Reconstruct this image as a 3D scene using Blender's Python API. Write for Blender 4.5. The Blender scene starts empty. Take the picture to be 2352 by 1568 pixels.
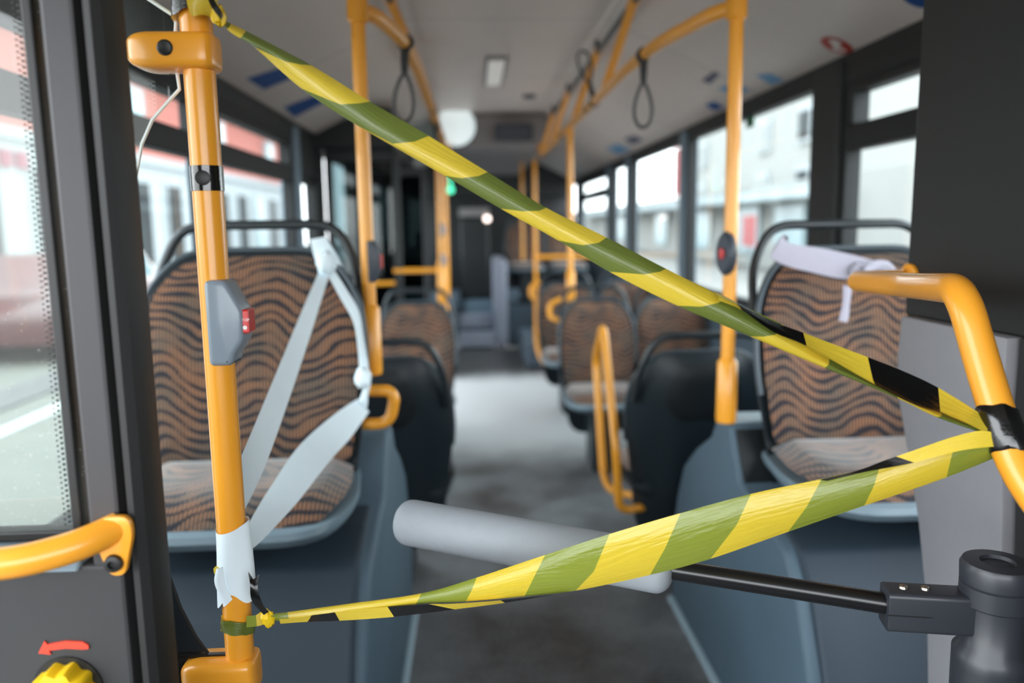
import bpy, bmesh, math, random
from mathutils import Vector, Matrix
random.seed(7)
S = bpy.context.scene
COL = S.collection
PI = math.pi

# ------------------------------------------------------------------ camera, world, exposure
W, H, FPX = 2352, 1568, 1796.0
RX, RY, RZ = (Vector((0.99864696, -0.02120524, 0.04748257)), Vector((-0.0500666, -0.14524817, 0.98812768)),
              Vector((-0.01405673, -0.98916799, -0.14611331)))
CAM = Vector((-.18, 0, 1.35))
cd = bpy.data.cameras.new('camera'); cam = bpy.data.objects.new('camera', cd); COL.objects.link(cam)
rot = Matrix(((RX[0], -RX[1], -RX[2]), (RY[0], -RY[1], -RY[2]), (RZ[0], -RZ[1], -RZ[2])))
cam.matrix_world = Matrix.Translation(CAM) @ rot.to_4x4()
cd.sensor_width = 36; cd.lens = FPX / W * 36; cd.clip_start = .05; cd.clip_end = 300
cd.dof.use_dof = True; cd.dof.focus_distance = 1.02; cd.dof.aperture_fstop = 2.0; cd.dof.aperture_blades = 9
S.camera = cam
S.view_settings.view_transform = 'Standard'; S.view_settings.look = 'None'
S.view_settings.gamma = 1; S.view_settings.use_curve_mapping = False
S.view_settings.exposure = 1.12
world = bpy.data.worlds.new('overcast_sky'); S.world = world; world.use_nodes = True
wn = world.node_tree
bg = wn.nodes['Background']
tc = wn.nodes.new('ShaderNodeTexCoord'); sx = wn.nodes.new('ShaderNodeSeparateXYZ'); cr = wn.nodes.new('ShaderNodeValToRGB')
wn.links.new(tc.outputs['Generated'], sx.inputs[0]); wn.links.new(sx.outputs[2], cr.inputs[0])
cr.color_ramp.elements[0].position = 0.0; cr.color_ramp.elements[0].color = (.93, .97, 1, 1)
cr.color_ramp.elements[1].position = 1.0; cr.color_ramp.elements[1].color = (.80, .90, 1, 1)
wn.links.new(cr.outputs[0], bg.inputs[0]); bg.inputs[1].default_value = 3.6
S.cycles.max_bounces = 10; S.cycles.diffuse_bounces = 6; S.cycles.transparent_max_bounces = 16
S.cycles.caustics_reflective = False; S.cycles.caustics_refractive = False


def at(px, py, y):
    """the point of the sight line through a photo pixel on the plane Y = y"""
    c = Vector(((px - W / 2) / FPX, (py - H / 2) / FPX, 1))
    d = Vector((RX.dot(c), RY.dot(c), RZ.dot(c)))
    return CAM + d * (y / d.y)


def ceil_at(px, py, side):
    """the point of the sight line on the sloping side of the ceiling"""
    c = Vector(((px - W / 2) / FPX, (py - H / 2) / FPX, 1))
    d = Vector((RX.dot(c), RY.dot(c), RZ.dot(c)))
    k = (2.285 - 1.945) / (1.22 - .5)          # z = 2.285 - k*(|x|-.5)
    n = Vector((k * side, 0, 1)); n0 = 2.285 + .5 * k
    t = (n0 - n.dot(CAM)) / n.dot(d)
    return CAM + d * t, n.normalized()


# ------------------------------------------------------------------ materials
def lin(h):
    h = h.lstrip('#')
    out = []
    for i in (0, 2, 4):
        v = int(h[i:i + 2], 16) / 255
        out.append(v / 12.92 if v <= .04045 else ((v + .055) / 1.055) ** 2.4)
    return (*out, 1)


class NT:
    def __init__(s, name):
        s.m = bpy.data.materials.new(name); s.m.use_nodes = True
        s.t = s.m.node_tree; s.b = s.t.nodes['Principled BSDF']; s.out = s.t.nodes['Material Output']

    def n(s, kind, **kw):
        x = s.t.nodes.new('ShaderNode' + kind)
        for k, v in kw.items(): setattr(x, k, v)
        return x

    def l(s, a, b): s.t.links.new(a, b)

    def math(s, op, a, b=None, c=None):
        x = s.n('Math', operation=op)
        for i, v in enumerate((a, b, c)):
            if v is None: continue
            if isinstance(v, (int, float)): x.inputs[i].default_value = v
            else: s.l(v, x.inputs[i])
        return x.outputs[0]

    def mix(s, f, a, b):
        x = s.n('Mix', data_type='RGBA')
        for sock, v in ((x.inputs[0], f), (x.inputs[6], a), (x.inputs[7], b)):
            if isinstance(v, (int, float)): sock.default_value = v
            elif isinstance(v, tuple): sock.default_value = v
            else: s.l(v, sock)
        return x.outputs[2]

    def noise(s, scale, detail=3, vec=None, rough=.5):
        x = s.n('TexNoise'); x.inputs['Scale'].default_value = scale; x.inputs['Detail'].default_value = detail
        x.inputs['Roughness'].default_value = rough
        if vec is None: vec = s.n('TexCoord').outputs['Object']
        s.l(vec, x.inputs['Vector'])
        return x.outputs['Fac']

    def sep(s, which='Object'):
        x = s.n('SeparateXYZ'); s.l(s.n('TexCoord').outputs[which], x.inputs[0]); return x.outputs

    def bump(s, h, strength=.2, dist=.002):
        x = s.n('Bump'); x.inputs['Strength'].default_value = strength; x.inputs['Distance'].default_value = dist
        s.l(h, x.inputs['Height']); s.l(x.outputs[0], s.b.inputs['Normal'])


def mat(name, hexc, rough=.5, metal=0, coat=0, vary=.08, scale=30, bump=0, spec=.5, emit=None, estr=0, sheen=0):
    n = NT(name); c = lin(hexc); b = n.b
    lo = tuple(x * (1 - vary) for x in c[:3]) + (1,); hi = tuple(min(1, x * (1 + vary)) for x in c[:3]) + (1,)
    f = n.noise(scale)
    n.l(n.mix(f, lo, hi), b.inputs['Base Color'])
    b.inputs['Roughness'].default_value = rough; b.inputs['Metallic'].default_value = metal
    b.inputs['Coat Weight'].default_value = coat; b.inputs['Coat Roughness'].default_value = .12
    b.inputs['Specular IOR Level'].default_value = spec
    if sheen: b.inputs['Sheen Weight'].default_value = sheen
    if emit: b.inputs['Emission Color'].default_value = lin(emit); b.inputs['Emission Strength'].default_value = estr
    if bump: n.bump(n.noise(scale * 12, 2), bump, .001)
    return n.m


def glass(name, tint='#ffffff', refl=1.0, dirt=0.0):
    n = NT(name); t = n.t
    tr = n.n('BsdfTransparent'); tr.inputs[0].default_value = lin(tint)
    gl = n.n('BsdfGlossy'); gl.inputs['Roughness'].default_value = .02
    lw = n.n('LayerWeight'); lw.inputs[0].default_value = .5
    fr = n.math('ADD', n.math('MULTIPLY', n.math('POWER', lw.outputs['Facing'], 5.0), .9), .05)
    mx = n.n('MixShader'); n.l(n.math('MULTIPLY', fr, refl), mx.inputs[0])
    n.l(tr.outputs[0], mx.inputs[1]); n.l(gl.outputs[0], mx.inputs[2])
    last = mx.outputs[0]
    if dirt:
        df = n.n('BsdfDiffuse'); df.inputs[0].default_value = (.7, .7, .68, 1)
        m2 = n.n('MixShader')
        spots = n.math('GREATER_THAN', n.noise(260, 1), .70)
        film = n.math('MULTIPLY', n.noise(5, 4), dirt)
        n.l(n.math('ADD', film, n.math('MULTIPLY', spots, .22)), m2.inputs[0])
        n.l(last, m2.inputs[1]); n.l(df.outputs[0], m2.inputs[2]); last = m2.outputs[0]
    n.l(last, n.out.inputs[0])
    return n.m


M = {}
M['yellow'] = mat('yellow_paint', '#f4a42c', .33, coat=.35, vary=.03, scale=8)
M['yellow_knob'] = mat('yellow_knob_plastic', '#ecc317', .4, vary=.03)
M['black'] = mat('black_plastic', '#141414', .45, vary=.15)
M['gloss_black'] = mat('black_tube_paint', '#0c0d0f', .3, coat=.3, vary=.1)
M['rubber'] = mat('black_rubber', '#100f0f', .6, vary=.15, bump=.1)
M['frame_grey'] = mat('grey_coated_frame', '#3b393b', .5, vary=.06)
M['panel_grey'] = mat('charcoal_panel', '#2f2f30', .55, vary=.06, bump=.15, scale=60)
M['cab_dark'] = mat('cab_charcoal', '#1c1c1b', .6, vary=.08, bump=.1, scale=40)
M['cab_grey'] = mat('cab_grey_plastic', '#89888c', .5, vary=.05, bump=.1, scale=40)
M['gate_grey'] = mat('gate_dark_grey', '#2d3036', .38, vary=.05, coat=.1)
M['pad'] = mat('pad_light_grey_foam', '#9ca2a8', .6, vary=.05, bump=.25, scale=50)
M['steel'] = mat('steel', '#b9b0a4', .25, metal=1, vary=.05)
M['button_grey'] = mat('button_grey_plastic', '#84909b', .35, vary=.04, coat=.2)
M['button_dark'] = mat('button_dark_plastic', '#3d424c', .4, vary=.06)
M['red'] = mat('red_plastic', '#d3201c', .3, vary=.05, coat=.4)
M['white_print'] = mat('white_print', '#f2efe9', .6, vary=.03)
M['arrow'] = mat('red_sticker', '#e2422a', .5, vary=.04)
M['seat_shell'] = mat('seat_dark_plastic', '#1a242a', .42, vary=.12, bump=.15, scale=70)
M['seat_recess'] = mat('seat_black_insert', '#101518', .5, vary=.1)
M['shell_light'] = mat('seat_rim_grey_plastic', '#73858f', .45, vary=.06)
M['rim_mid'] = mat('seat_rim_dark_grey', '#3d4850', .45, vary=.06)
M['bar_dark'] = mat('seat_bar_dark', '#252b2f', .38, vary=.08, coat=.2)
M['arch'] = mat('blue_grey_moulding', '#4c5f6c', .62, vary=.12, scale=6, bump=.25)
M['strip_light'] = mat('pale_floor_trim', '#9fb2bb', .5, vary=.05)
M['arch_front_shade'] = mat('front_panel_shade_blue', '#2a3742', .6, vary=.12, scale=6, bump=.2)  # under-seat shade painted into the colour of the box front
M['wall'] = mat('wall_grey_laminate', '#4c5a66', .55, vary=.08, scale=10)
M['post'] = mat('window_post_grey', '#6c7d8a', .5, vary=.06)
M['cove'] = mat('black_window_surround', '#0d0e0f', .6, vary=.1)
M['bulk'] = mat('bulkhead_grey', '#8b8584', .6, vary=.06)
M['lavender'] = mat('rear_podium_grey', '#a5a9b8', .55, vary=.06)
M['door_black'] = mat('door_black', '#15181a', .45, vary=.1)
M['tape_white'] = mat('white_paper_tape', '#eaf6fd', .65, vary=.03, scale=14)
M['ribbon'] = mat('white_fabric_ribbon', '#aeabb8', .8, vary=.05, scale=30)
M['blue_sticker'] = mat('blue_sticker', '#1a4f94', .5, vary=.1)
M['blue_light_sticker'] = mat('pale_blue_sticker', '#6fa3cc', .5, vary=.1)
M['dusk_sticker'] = mat('grey_blue_sticker', '#5f6076', .5, vary=.2)
M['red_sticker'] = mat('red_ring_sticker', '#b8402f', .5, vary=.05)
M['strap'] = mat('grey_strap_rubber', '#4a4646', .55, vary=.1)
M['lamp'] = mat('lamp_diffuser', '#f2f2f2', .4, vary=.02, emit='#fff6ea', estr=.08)
M['lamp_on'] = mat('lit_lamp_diffuser', '#f2f2f2', .4, vary=.02, emit='#f4f2ff', estr=3.0)
M['green_lamp'] = mat('green_lamp', '#4fd0a0', .4, emit='#4fe0b0', estr=1.2)
M['white_lamp'] = mat('white_lamp', '#ffe8dd', .4, emit='#ffe8dd', estr=2.0)
M['mirror'] = mat('mirror_chrome', '#e8eeee', .06, metal=1, vary=.02)
M['dome_glow'] = mat('dome_reflection_glow', '#eef6f6', .3, emit='#e6f4f6', estr=.28)  # emission stands in for a bright window reflection
M['glass'] = glass('window_glass', '#eef6f5')
M['door_glass'] = glass('dusty_door_glass', '#dfe2dc', dirt=.09)
M['screen_glass'] = glass('screen_glass', '#f4f9f8', refl=.6)
M['dark_glass'] = glass('smoked_door_glass', '#3c4a4c', refl=1.2)
M['glass_edge'] = mat('bright_glass_edge', '#e9f1f0', .3, vary=.03)  # light caught in the pane edge, painted as a pale colour


def fabric():
    n = NT('wave_moquette'); x, y, z = n.sep()
    v = n.math('ADD', z, n.math('MULTIPLY', y, .9))
    big = n.noise(2.6, 2); mid = n.noise(6.5, 2); fine = n.noise(14, 2)
    ph = n.math('ADD', n.math('MULTIPLY', x, 2 * PI / .25), n.math('MULTIPLY', big, 9.0))
    w = n.math('ADD', v, n.math('MULTIPLY', n.math('SINE', ph), .025))
    w = n.math('ADD', w, n.math('MULTIPLY', mid, .085))
    st = n.math('SINE', n.math('ADD', n.math('MULTIPLY', w, 2 * PI / .034), n.math('MULTIPLY', n.math('SINE', n.math('ADD', n.math('MULTIPLY', x, 2 * PI / .31), n.math('MULTIPLY', v, 9.0))), 1.6)))
    st = n.math('ADD', st, n.math('MULTIPLY', n.math('SUBTRACT', fine, .5), 3.4))
    line = n.n('MapRange'); line.inputs[1].default_value = .0; line.inputs[2].default_value = .75; n.l(st, line.inputs[0])
    rib = n.math('GREATER_THAN', n.math('SINE', n.math('MULTIPLY', x, 2 * PI / .0085)), .05)
    tone = n.n('MapRange'); tone.inputs[1].default_value = .38; tone.inputs[2].default_value = .64; n.l(n.noise(8, 2), tone.inputs[0])
    warm = n.mix(rib, lin('#453a34'), lin('#a37253'))
    cool = n.mix(rib, lin('#3f3a39'), lin('#7d6755'))
    base = n.mix(tone.outputs[0], warm, cool)
    col = n.mix(n.math('MULTIPLY', line.outputs[0], .92), base, lin('#1f252e'))
    n.l(col, n.b.inputs['Base Color']); n.b.inputs['Roughness'].default_value = .9
    n.b.inputs['Sheen Weight'].default_value = .5; n.b.inputs['Sheen Roughness'].default_value = .4
    n.b.inputs['Specular IOR Level'].default_value = .2
    n.bump(n.math('SINE', n.math('MULTIPLY', x, 2 * PI / .0085)), .3, .001)
    return n.m


def tape_mat(name, dark, yellow='#e8cb3e', transl=.3, rough=.22):
    n = NT(name); u = n.sep('UV')
    par = n.math('FLOORED_MODULO', u[0], 2.0)
    s = n.math('GREATER_THAN', par, 1.0)
    col = n.mix(s, lin(yellow), lin(dark))
    n.l(col, n.b.inputs['Base Color']); n.b.inputs['Roughness'].default_value = rough
    n.b.inputs['Coat Weight'].default_value = .5; n.b.inputs['Coat Roughness'].default_value = .1
    uv = n.n('TexCoord').outputs['UV']
    mp = n.n('Mapping'); mp.inputs['Scale'].default_value = (1.2, 9, 1); n.l(uv, mp.inputs[0])
    n.bump(n.noise(1.8, 3, mp.outputs[0], .5), .30, .004)
    tl = n.n('BsdfTranslucent'); n.l(col, tl.inputs[0])
    mx = n.n('MixShader'); mx.inputs[0].default_value = transl
    n.l(n.b.outputs[0], mx.inputs[1]); n.l(tl.outputs[0], mx.inputs[2]); n.l(mx.outputs[0], n.out.inputs[0])
    return n.m


def floor_mat():
    n = NT('worn_vinyl_floor')
    a = n.noise(2.3, 5, rough=.65); f = n.noise(160, 2)
    r = n.n('ValToRGB'); n.l(a, r.inputs[0])
    r.color_ramp.elements[0].position = .30; r.color_ramp.elements[0].color = lin('#352f2d')
    r.color_ramp.elements[1].position = .66; r.color_ramp.elements[1].color = lin('#747678')
    spk = n.math('GREATER_THAN', f, .62)
    worn = n.mix(n.math('MULTIPLY', spk, .35), r.outputs[0], lin('#c4c6c6'))
    # middle door daylight painted pale into the floor, shade before the rear steps painted dark
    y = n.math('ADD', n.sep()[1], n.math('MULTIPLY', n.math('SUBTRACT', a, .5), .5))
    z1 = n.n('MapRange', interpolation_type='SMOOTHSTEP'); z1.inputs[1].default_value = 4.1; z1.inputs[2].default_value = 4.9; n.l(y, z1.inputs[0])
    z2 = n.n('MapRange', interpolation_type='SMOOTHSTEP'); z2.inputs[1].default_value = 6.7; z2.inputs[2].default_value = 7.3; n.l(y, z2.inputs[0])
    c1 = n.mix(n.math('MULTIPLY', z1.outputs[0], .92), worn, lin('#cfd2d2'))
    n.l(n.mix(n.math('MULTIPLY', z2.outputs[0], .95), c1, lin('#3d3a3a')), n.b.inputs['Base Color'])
    rr = n.math('ADD', n.math('MULTIPLY', a, .35), .3); n.l(rr, n.b.inputs['Roughness'])
    n.bump(f, .12, .001)
    return n.m


def ceiling_mat():
    n = NT('ceiling_laminate'); x, y, z = n.sep()
    m = n.math('FLOORED_MODULO', n.math('ADD', y, .55), 1.45)
    seam = n.math('LESS_THAN', m, .008)
    base = n.mix(n.noise(4, 3), lin('#ddd0c9'), lin('#e5d9d2'))
    n.l(n.mix(n.math('MULTIPLY', seam, .55), base, lin('#4c4744')), n.b.inputs['Base Color'])
    n.b.inputs['Roughness'].default_value = .42
    return n.m


M['fabric'] = fabric()
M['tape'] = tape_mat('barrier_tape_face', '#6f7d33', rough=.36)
M['tape_low'] = tape_mat('barrier_tape_face_lit', '#919c3a')  # brighter copy of the tape face, stronger light put into its stripe colour
M['tape_back'] = tape_mat('barrier_tape_back', '#0b0b0b', transl=.1, rough=.15)
M['tape_black'] = mat('barrier_tape_black', '#0a0a0a', .2, coat=.6, vary=.2, bump=.3, scale=20)
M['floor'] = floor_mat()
M['ceiling'] = ceiling_mat()


# ------------------------------------------------------------------ mesh helpers
def obj(name, V, F, m, parent=None, smooth=False, bevel=0, seg=2, uv=None, angle=40):
    me = bpy.data.meshes.new(name); me.from_pydata([tuple(v) for v in V], [], F); me.validate(); me.update()
    bm = bmesh.new(); bm.from_mesh(me); bmesh.ops.recalc_face_normals(bm, faces=bm.faces)
    if bevel:
        ed = [e for e in bm.edges if len(e.link_faces) == 2 and e.calc_face_angle(0) > .5]
        bmesh.ops.bevel(bm, geom=ed, offset=bevel, segments=seg, affect='EDGES', profile=.5)
    bm.to_mesh(me); bm.free()
    if smooth:
        for p in me.polygons: p.use_smooth = True
        me.set_sharp_from_angle(angle=math.radians(angle))
    mm = m if isinstance(m, (list, tuple)) else [m]
    for k in mm: me.materials.append(M[k] if isinstance(k, str) else k)
    o = bpy.data.objects.new(name, me); COL.objects.link(o)
    if parent is not None:
        o.parent = parent
        o.matrix_parent_inverse = Matrix.Identity(4)
    return o


def shape(name, m, parent, pieces, smooth=False, bevel=0, seg=2, origin=None, angle=40):
    V, F = [], []
    for v, f in pieces:
        b = len(V); V += [Vector(x) for x in v]; F += [[i + b for i in q] for q in f]
    base = parent_off(parent) if parent is not None else Vector((0, 0, 0))
    return obj(name, [v - base for v in V], F, m, parent, smooth, bevel, seg, angle=angle)


def parent_off(p):
    o = Vector((0, 0, 0))
    while p is not None: o += Vector(p.location); p = p.parent
    return o


def tag(o, label=None, cat=None, group=None, kind=None):
    if label: o['label'] = label
    if cat: o['category'] = cat
    if group: o['group'] = group
    if kind: o['kind'] = kind
    return o


def thing(name, label, cat, loc=(0, 0, 0), group=None):
    o = bpy.data.objects.new(name, None); COL.objects.link(o); o.location = loc; o.empty_display_size = .05
    return tag(o, label, cat, group)


def struct(o): o['kind'] = 'structure'; return o


def box(x0, x1, y0, y1, z0, z1):
    V = [(x, y, z) for z in (z0, z1) for y in (y0, y1) for x in (x0, x1)]
    return V, [(0, 1, 3, 2), (4, 6, 7, 5), (0, 4, 5, 1), (2, 3, 7, 6), (0, 2, 6, 4), (1, 5, 7, 3)]


def extr(pts, d):
    d = Vector(d); n = len(pts); V = [Vector(p) for p in pts] + [Vector(p) + d for p in pts]
    F = [list(range(n)), list(range(2 * n - 1, n - 1, -1))] + [[i, (i + 1) % n, n + (i + 1) % n, n + i] for i in range(n)]
    return V, F


def fillet(P, r, seg=6):
    P = [Vector(p) for p in P]
    if r <= 0 or len(P) < 3: return P
    out = [P[0]]
    for a, b, c in zip(P, P[1:], P[2:]):
        la, lc = (a - b).length, (c - b).length
        k = min(r, la * .48, lc * .48); p0 = b + (a - b) / la * k; p2 = b + (c - b) / lc * k
        for i in range(seg + 1):
            t = i / seg; out.append(p0 * (1 - t) ** 2 + b * 2 * t * (1 - t) + p2 * t * t)
    return out + [P[-1]]


def tube(P, r, n=14, fil=0, round_end=False, seg=6):
    P = fillet(P, fil, seg); V, F = [], []
    R = r if isinstance(r, (list, tuple)) else [r] * len(P)
    if round_end:
        a, b = P[0] - P[1], P[-1] - P[-2]; a.normalize(); b.normalize()
        P = [P[0] + a * R[0] * .8] + [P[0] + a * R[0] * .5] + P + [P[-1] + b * R[-1] * .5] + [P[-1] + b * R[-1] * .8]
        R = [R[0] * .45, R[0] * .82] + list(R) + [R[-1] * .82, R[-1] * .45]
    t0 = (P[1] - P[0]).normalized()
    u = t0.orthogonal().normalized()
    for i, p in enumerate(P):
        t = ((P[min(i + 1, len(P) - 1)] - P[max(i - 1, 0)])).normalized()
        u = (u - t * u.dot(t)).normalized(); w = t.cross(u)
        for k in range(n):
            a = 2 * PI * k / n; V.append(p + (u * math.cos(a) + w * math.sin(a)) * R[i])
    m = len(P)
    for i in range(m - 1):
        for k in range(n): F.append([i * n + k, i * n + (k + 1) % n, (i + 1) * n + (k + 1) % n, (i + 1) * n + k])
    F.append(list(range(n - 1, -1, -1))); F.append(list(range((m - 1) * n, m * n)))
    return V, F


def lathe(prof, c, n=32, axis=(0, 0, 1)):
    """prof: (radius, height) pairs; c: the base point"""
    ax = Vector(axis).normalized(); u = ax.orthogonal().normalized(); w = ax.cross(u); c = Vector(c)
    V, F = [], []
    for r, h in prof:
        for k in range(n):
            a = 2 * PI * k / n; V.append(c + ax * h + (u * math.cos(a) + w * math.sin(a)) * r)
    m = len(prof)
    for i in range(m - 1):
        for k in range(n): F.append([i * n + k, i * n + (k + 1) % n, (i + 1) * n + (k + 1) % n, (i + 1) * n + k])
    F.append(list(range(n - 1, -1, -1))); F.append(list(range((m - 1) * n, m * n)))
    return V, F


def disc(c, nrm, r, t=.0015, n=24, ry=None):
    return lathe([(r, 0), (r, t)], c, n, nrm)


def cat(P, t):
    """Catmull-Rom through P at t in 0..len-1"""
    i = min(int(t), len(P) - 2); f = t - i
    p1, p2 = P[i], P[i + 1]; p0 = P[i - 1] if i else p1 * 2 - p2; p3 = P[i + 2] if i + 2 < len(P) else p2 * 2 - p1
    return .5 * ((2 * p1) + (p2 - p0) * f + (2 * p0 - 5 * p1 + 4 * p2 - p3) * f * f + (3 * p1 - p0 - 3 * p2 + p3) * f ** 3)


def pillow(outline, front, back, rings=6, p=2.6, bend=None, y0=0):
    """outline in (x, z); front bulges to -y, back to +y"""
    n = len(outline); cx = sum(o[0] for o in outline) / n; cz = sum(o[1] for o in outline) / n
    V, F = [], []

    def ring(s, d):
        for x, z in outline:
            X, Z = cx + (x - cx) * s, cz + (z - cz) * s
            V.append(Vector((X, y0 + d + (bend(X, Z) if bend else 0), Z)))
    lev = []
    for k in range(rings + 1):
        s = 1 - (1 - k / rings) ** 1.0
        s = k / rings
        if k == 0: s = .04
        lev.append((s, -front * (1 - s ** p) ** (1 / p)))
    for k in range(rings - 1, -1, -1):
        s = k / rings if k else .04
        lev.append((s, back * (1 - s ** p) ** (1 / p)))
    for s, d in lev: ring(s, d)
    for i in range(len(lev) - 1):
        for k in range(n): F.append([i * n + k, i * n + (k + 1) % n, (i + 1) * n + (k + 1) % n, (i + 1) * n + k])
    F.append(list(range(n - 1, -1, -1))); F.append(list(range((len(lev) - 1) * n, len(lev) * n)))
    return V, F


def rpoly(P, r, seg=5):
    """closed polygon (2D) with rounded corners"""
    out = []; n = len(P)
    for i in range(n):
        a, b, c = Vector(P[i - 1]), Vector(P[i]), Vector(P[(i + 1) % n])
        rr = r[i] if isinstance(r, (list, tuple)) else r
        la, lc = (a - b).length, (c - b).length; k = min(rr, la * .48, lc * .48)
        p0 = b + (a - b) / la * k; p2 = b + (c - b) / lc * k
        for j in range(seg + 1):
            t = j / seg; q = p0 * (1 - t) ** 2 + b * 2 * t * (1 - t) + p2 * t * t; out.append((q.x, q.y))
    return out


def dup(root, loc, label=None, group=None, rotz=0):
    r = root.copy(); COL.objects.link(r); r.location = loc; r.rotation_euler = (0, 0, rotz)
    if label: r['label'] = label
    if group: r['group'] = group
    for ch in list(root.children):
        c = ch.copy(); COL.objects.link(c); c.parent = r
        for g in list(ch.children):
            d = g.copy(); COL.objects.link(d); d.parent = c
    return r


def ribbon(name, rows, ts, m, parent, sub=8, uvv=None, closed=False):
    """rows: lists of points (top edge first); ts: stripe phase at each column of points"""
    V, F, UV = [], [], []
    nr, nc = len(rows), len(rows[0]); N = (nc - 1) * sub + 1
    off = parent_off(parent)
    for r, row in enumerate(rows):
        row = [Vector(p) for p in row]
        for k in range(N):
            t = k / sub; V.append(cat(row, min(t, nc - 1 - 1e-6)) - off)
            i = min(int(t), nc - 2); tt = ts[r] if isinstance(ts[0], (list, tuple)) else ts
            UV.append((tt[i] + (tt[i + 1] - tt[i]) * (t - i), r / (nr - 1)))
    for r in range(nr - 1):
        for k in range(N - 1): F.append([r * N + k, r * N + k + 1, (r + 1) * N + k + 1, (r + 1) * N + k])
    me = bpy.data.meshes.new(name); me.from_pydata([tuple(v) for v in V], [], F); me.update()
    ul = me.uv_layers.new(name='UVMap')
    for lp in me.loops: ul.data[lp.index].uv = UV[lp.vertex_index]
    for p in me.polygons: p.use_smooth = True
    me.materials.append(M[m] if isinstance(m, str) else m)
    o = bpy.data.objects.new(name, me); COL.objects.link(o); o.parent = parent
    return o


# ------------------------------------------------------------------ the bus shell
def floor_and_ceiling():
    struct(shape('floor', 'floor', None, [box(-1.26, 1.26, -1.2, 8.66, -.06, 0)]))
    P = [(-1.3, 1.945), (-1.22, 1.945), (-.5, 2.285), (-.488, 2.285), (-.484, 2.30), (.484, 2.30), (.488, 2.285), (.5, 2.285),
         (1.22, 1.945), (1.3, 1.945), (1.3, 2.42), (-1.3, 2.42)]
    struct(shape('ceiling', 'ceiling', None, [extr([(x, -1.2, z) for x, z in P], (0, 11.9, 0))]))
    # the lower rear ceiling and its bulkhead with a face towards the front
    struct(shape('ceiling_rear', 'bulk', None, [box(-.47, .47, 6.8, 10.69, 2.02, 2.297)], bevel=.02))
    struct(shape('floor_rear', 'arch', None, [box(-.36, .05, 8.9, 11.3, -.06, .36), box(-.36, .05, 8.66, 8.9, -.06, .18)]))


floor_and_ceiling()


def side_window(name, x, y0, y1, z0, z1, hopper=False, m='cove', glassm='glass', split=None):
    """frame with its pane in the plane x; the hopper is the small tilting window at the top"""
    s = -1 if x > 0 else 1
    e = thing(name, None, None, (x, (y0 + y1) / 2, z0)); struct(e)
    f = .035
    bars = [box(x - .03, x + .03, y0, y0 + f, z0, z1), box(x - .03, x + .03, y1 - f, y1, z0, z1),
            box(x - .03, x + .03, y0 + f, y1 - f, z0, z0 + f), box(x - .03, x + .03, y0 + f, y1 - f, z1 - f, z1)]
    shape('window_frame', m, e, bars, bevel=.004)
    if hopper:
        shape('transom', m, e, [box(x - .032, x + .032, y0 + f, y1 - f, z1 - .265, z1 - .175)], bevel=.008)
        shape('vent_frame', m, e, [box(x - .033, x + .033, y0 + f, y0 + f + .04, z1 - .175, z1 - f),
                                   box(x - .033, x + .033, y1 - f - .04, y1 - f, z1 - .175, z1 - f),
                                   box(x - .033, x + .033, y0 + f + .04, y1 - f - .04, z1 - f - .03, z1 - f)], bevel=.006)
    shape('glass_pane', glassm, e, [([(x, y0 + .01, z0 + .01), (x, y1 - .01, z0 + .01), (x, y1 - .01, z1 - .01), (x, y0 + .01, z1 - .01)], [(0, 1, 2, 3)])])
    return e


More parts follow.
